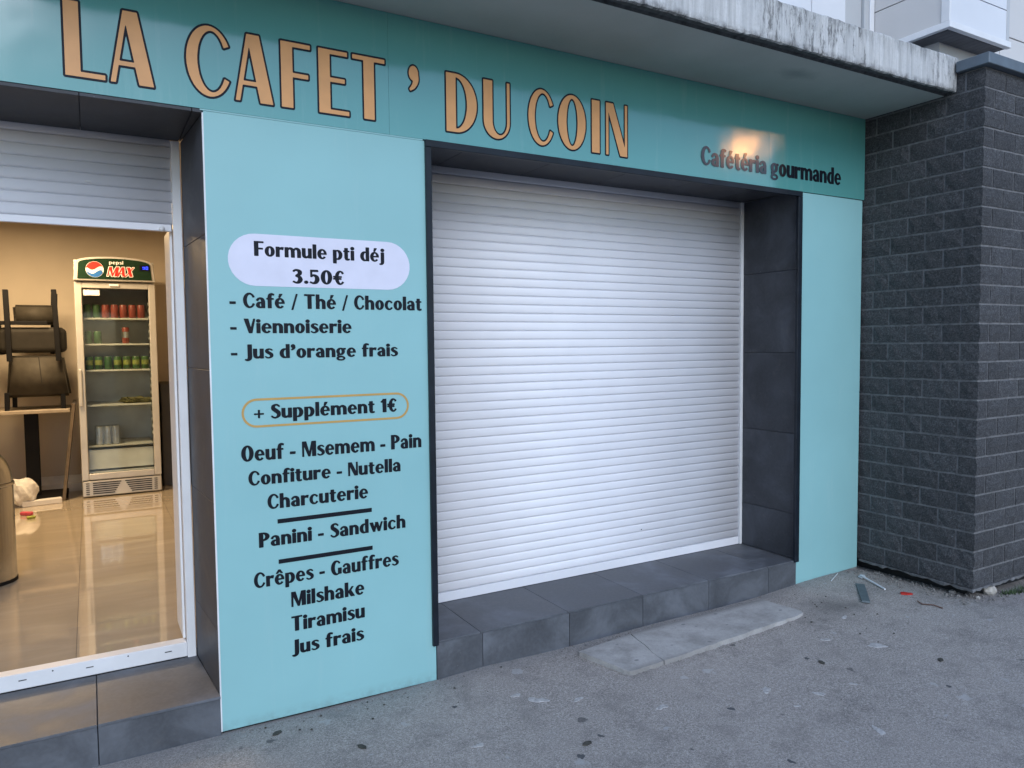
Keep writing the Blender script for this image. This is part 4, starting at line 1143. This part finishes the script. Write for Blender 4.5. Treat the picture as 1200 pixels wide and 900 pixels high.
def rock(x, y, r, label, mat='stone', sq=.7, name='stone'):
    bm = bmesh.new(); bmesh.ops.create_icosphere(bm, subdivisions=2, radius=1)
    ph = random.random()*9
    for v in bm.verts:
        k_ = 1+.18*sin(3*v.co.x+ph)+.15*sin(4*v.co.y+2*ph)+random.uniform(-.08, .08); v.co = Vector((v.co.x*r*k_, v.co.y*r*k_*.8, v.co.z*r*sq*k_))
    bmesh.ops.transform(bm, matrix=Matrix.Translation((x, y, gz(x, y)+r*sq*.7)) @ Matrix.Rotation(ph, 4, 'Z'), verts=bm.verts)
    return tag(link(name, mesh(bm), mat), label, 'stone')
rock(4.655, -.715, .042, 'pale stone wedged under the corner of the brick pillar', sq=.85)
rock(4.47, -.60, .020, 'small grey stone in the gap left of the wedged pale stone', 'grit')
for i in range(46):
    x_, y_ = (random.uniform(4.38, 4.50), random.uniform(-.78, -.05)) if i % 2 else (random.uniform(4.42, 5.3), random.uniform(-.82, -.72))
    if (x_-4.655)**2+(y_+.715)**2 < .004: continue
    rubble_spots = globals().setdefault('rubble_spots', []); rubble_spots.append((x_, y_, random.uniform(.006, .016)))
rock(4.50, -.735, .016, 'tiny flat pebble in front of the pillar corner', 'stone')
LEAF = [(-.022, 0), (-.012, .009), (.004, .012), (.022, .003), (.014, -.008), (-.008, -.010)]
for i, (x, y, r_, lab) in enumerate([(.60, -.12, .6, 'dark dry leaf on the pavement just below the corner of the menu panel'), (.86, -.40, 1.9, 'dark dry leaf lying in the middle bottom of the pavement'),
        (1.62, -.82, .2, 'dark flattened leaf on the open pavement, lower centre'), (3.02, -.80, 1.1, 'dark leaf near the pale gum marks, right of the slab'), (3.53, -1.08, .5, 'dark leaf on the pavement, furthest right of the leaves')]):
    flat_item('dry_leaf', [(a*1.2, b*1.2) for a, b in LEAF], .003, 'leaf', x, y, r_, lab, 'leaf', .001, .05, 'dry leaves on the pavement')
# gum marks: flattened real blobs at the places seen
MAT['gum'] = simple('old_gum', (.42, .405, .395), .85, .2, 70, .4, 150)
MAT['gumd'] = simple('old_gum_dark', (.075, .075, .08), .7, .2, 40)
GUM = [(3.424, -.818, .062, .034, 0), (2.576, -.853, .034, .024, 0), (2.743, -1.001, .030, .02, 0), (2.063, -.746, .034, .022, 0), (2.676, -1.33, .045, .022, 0), (3.268, -.636, .03, .02, 0), (2.574, -1.025, .018, .012, 0), (1.644, -.416, .05, .032, 0), (1.584, -.334, .03, .018, 0), (1.80, -.50, .03, .018, 0), (1.25, -.62, .028, .016, 0), (2.95, -1.02, .020, .014, 0), (3.6, -.50, .028, .016, 0), (1.55, -.88, .024, .016, 1), (2.309, -.902, .022, .015, 1), (1.70, -.80, .016, .011, 1), (3.0, -.73, .018, .012, 1), (1.3, -.3, .015, .010, 1), (2.2, -1.3, .018, .012, 1), (3.3, -1.25, .016, .012, 1)]
GM = bmesh.new(); GD = bmesh.new()
for x, y, a, b, d in GUM:
    bmx = GD if d else GM; n_ = 16; ph = random.random()*6; rt_ = random.random()*3
    top, low_ = [], []
    for i in range(n_):
        t = 2*pi*i/n_; k_ = .85+.22*sin(2*t+ph)+.16*sin(3*t+2*ph)+.10*sin(5*t+3*ph)+random.uniform(-.06, .06)
        u, v = a*k_*cos(t), b*k_*sin(t); X_, Y_ = x+u*cos(rt_)-v*sin(rt_), y+u*sin(rt_)+v*cos(rt_)
        low_.append(bmx.verts.new((X_, Y_, gz(X_, Y_)-.003))); X_, Y_ = x+.85*(X_-x), y+.85*(Y_-y); top.append(bmx.verts.new((X_, Y_, gz(X_, Y_)+.0016)))
    bmx.faces.new(top)
    for i in range(n_): bmx.faces.new((low_[i], low_[(i+1) % n_], top[(i+1) % n_], top[i]))
for bmx, m_, lab in ((GM, 'gum', 'pale trodden gum marks scattered over the pavement'), (GD, 'gumd', 'dark trodden gum marks scattered over the pavement')):
    o = link('gum_marks', mesh(bmx), m_); o['kind'] = 'stuff'; tag(o, lab, 'gum marks')
# grit and crumbs
bm = bmesh.new()
def crumb(x, y, r):
    vs = [bm.verts.new((x+r*random.uniform(.6, 1.1)*a, y+r*random.uniform(.6, 1.1)*b, gz(x, y)+r*.3+r*.7*c)) for a, b, c in ((1, 0, 0), (-1, 0, 0), (0, 1, 0), (0, -1, 0), (0, 0, 1))]
    for q in ((0, 2, 4), (2, 1, 4), (1, 3, 4), (3, 0, 4)): bm.faces.new([vs[i] for i in q])
for x_, y_, r_ in rubble_spots:
    for k_ in range(2): crumb(x_+random.uniform(-r_, r_), y_+random.uniform(-r_, r_), r_)
for i in range(2600):
    t = random.random()
    if t < .35: x, y = random.uniform(4.28, 4.60), random.uniform(-.78, -.02)
    elif t < .5: x, y = random.uniform(4.4, 5.9), random.gauss(-.78, .05)
    elif t < .62: x, y = random.uniform(.4, 1.36), -.005-abs(random.gauss(0, .03))
    elif t < .75: x, y = random.uniform(1.36, 4.4), -.006-abs(random.gauss(0, .03))
    elif t < .85: x, y = random.uniform(2.1, 3.5), -.40+random.gauss(.0, .03)
    else: x, y = random.uniform(-.5, 6), random.uniform(-2.0, 0)
    crumb(x, y, random.choice((.002, .003, .003, .004, .005, .009 if t < .5 else .004)))
grit_me = mesh(bm); bm = bmesh.new()
for i in range(120):
    x = random.choice((random.uniform(.35, 1.5), random.uniform(3.3, 3.9), random.uniform(4.3, 4.7), random.uniform(.3, 4.5))); y = -.02-abs(random.gauss(0, .12)) if x < 3.2 else random.uniform(-.8, -.1)
    crumb(x, y, random.choice((.003, .004, .005, .008)))
o = link('soil_crumbs', mesh(bm), 'leaf'); o['kind'] = 'stuff'; tag(o, 'dark soil crumbs and leaf bits scattered near the wall foot', 'crumbs')
o = link('grit', grit_me, 'grit'); o['kind'] = 'stuff'; tag(o, 'loose grit and earth crumbs along the foot of the walls and pillar', 'grit')
bm = bmesh.new()
for i in range(160):
    cx_, cy_ = random.choice(((4.80, -.775), (4.86, -.79), (4.74, -.77), (4.93, -.78)))
    x, y = cx_+random.gauss(0, .03), cy_+random.gauss(0, .015); h = random.uniform(.012, .04); a = random.random()*6.3
    z = gz(x, y); w = .003; lx, ly = cos(a)*h*.6, sin(a)*h*.6
    v = [bm.verts.new(p) for p in ((x-w*sin(a), y+w*cos(a), z), (x+w*sin(a), y-w*cos(a), z), (x+lx, y+ly, z+h))]; bm.faces.new(v)
o = link('weeds', mesh(bm), 'grass'); o['kind'] = 'stuff'; tag(o, 'tiny green weeds growing at the foot of the brick pillar', 'weeds')

# ---- street lamp across the road (its warm light mirrors in the glossy sign)
MAT['bulb'] = emit('sodium_lamp', (1.0, .43, .13), 38.0)
LX, LY, LZ = 12.9, -8.9, 5.86
SLm = empty('street_lamp', (LX, LY-.9, 0), 'lit street lamp on a grey post across the road, behind the viewer', 'street lamp')
lathe('post', LX, LY-.9, [(.09, 0), (.07, .8), (.05, 5.9), (.04, 6.04), (0, 6.06)], 'core', SLm, 16)
tube('arm', [(LX, LY-.9, 5.95), (LX, LY-.4, 6.07), (LX, LY-.15, 6.05)], .03, 'core', SLm)
box('lamp_head', LX-.17, LX+.17, LY-.25, LY+.30, 5.99, 6.11, 'core', SLm, .02)
bm = bmesh.new(); bmesh.ops.create_icosphere(bm, subdivisions=3, radius=.15, matrix=Matrix.Translation((LX, LY, LZ+.04)) @ Matrix.Diagonal((1, 1.3, .7, 1)))
link('lamp_bowl', mesh(bm), 'bulb', SLm, smooth=True)
print('objects', len(bpy.data.objects))
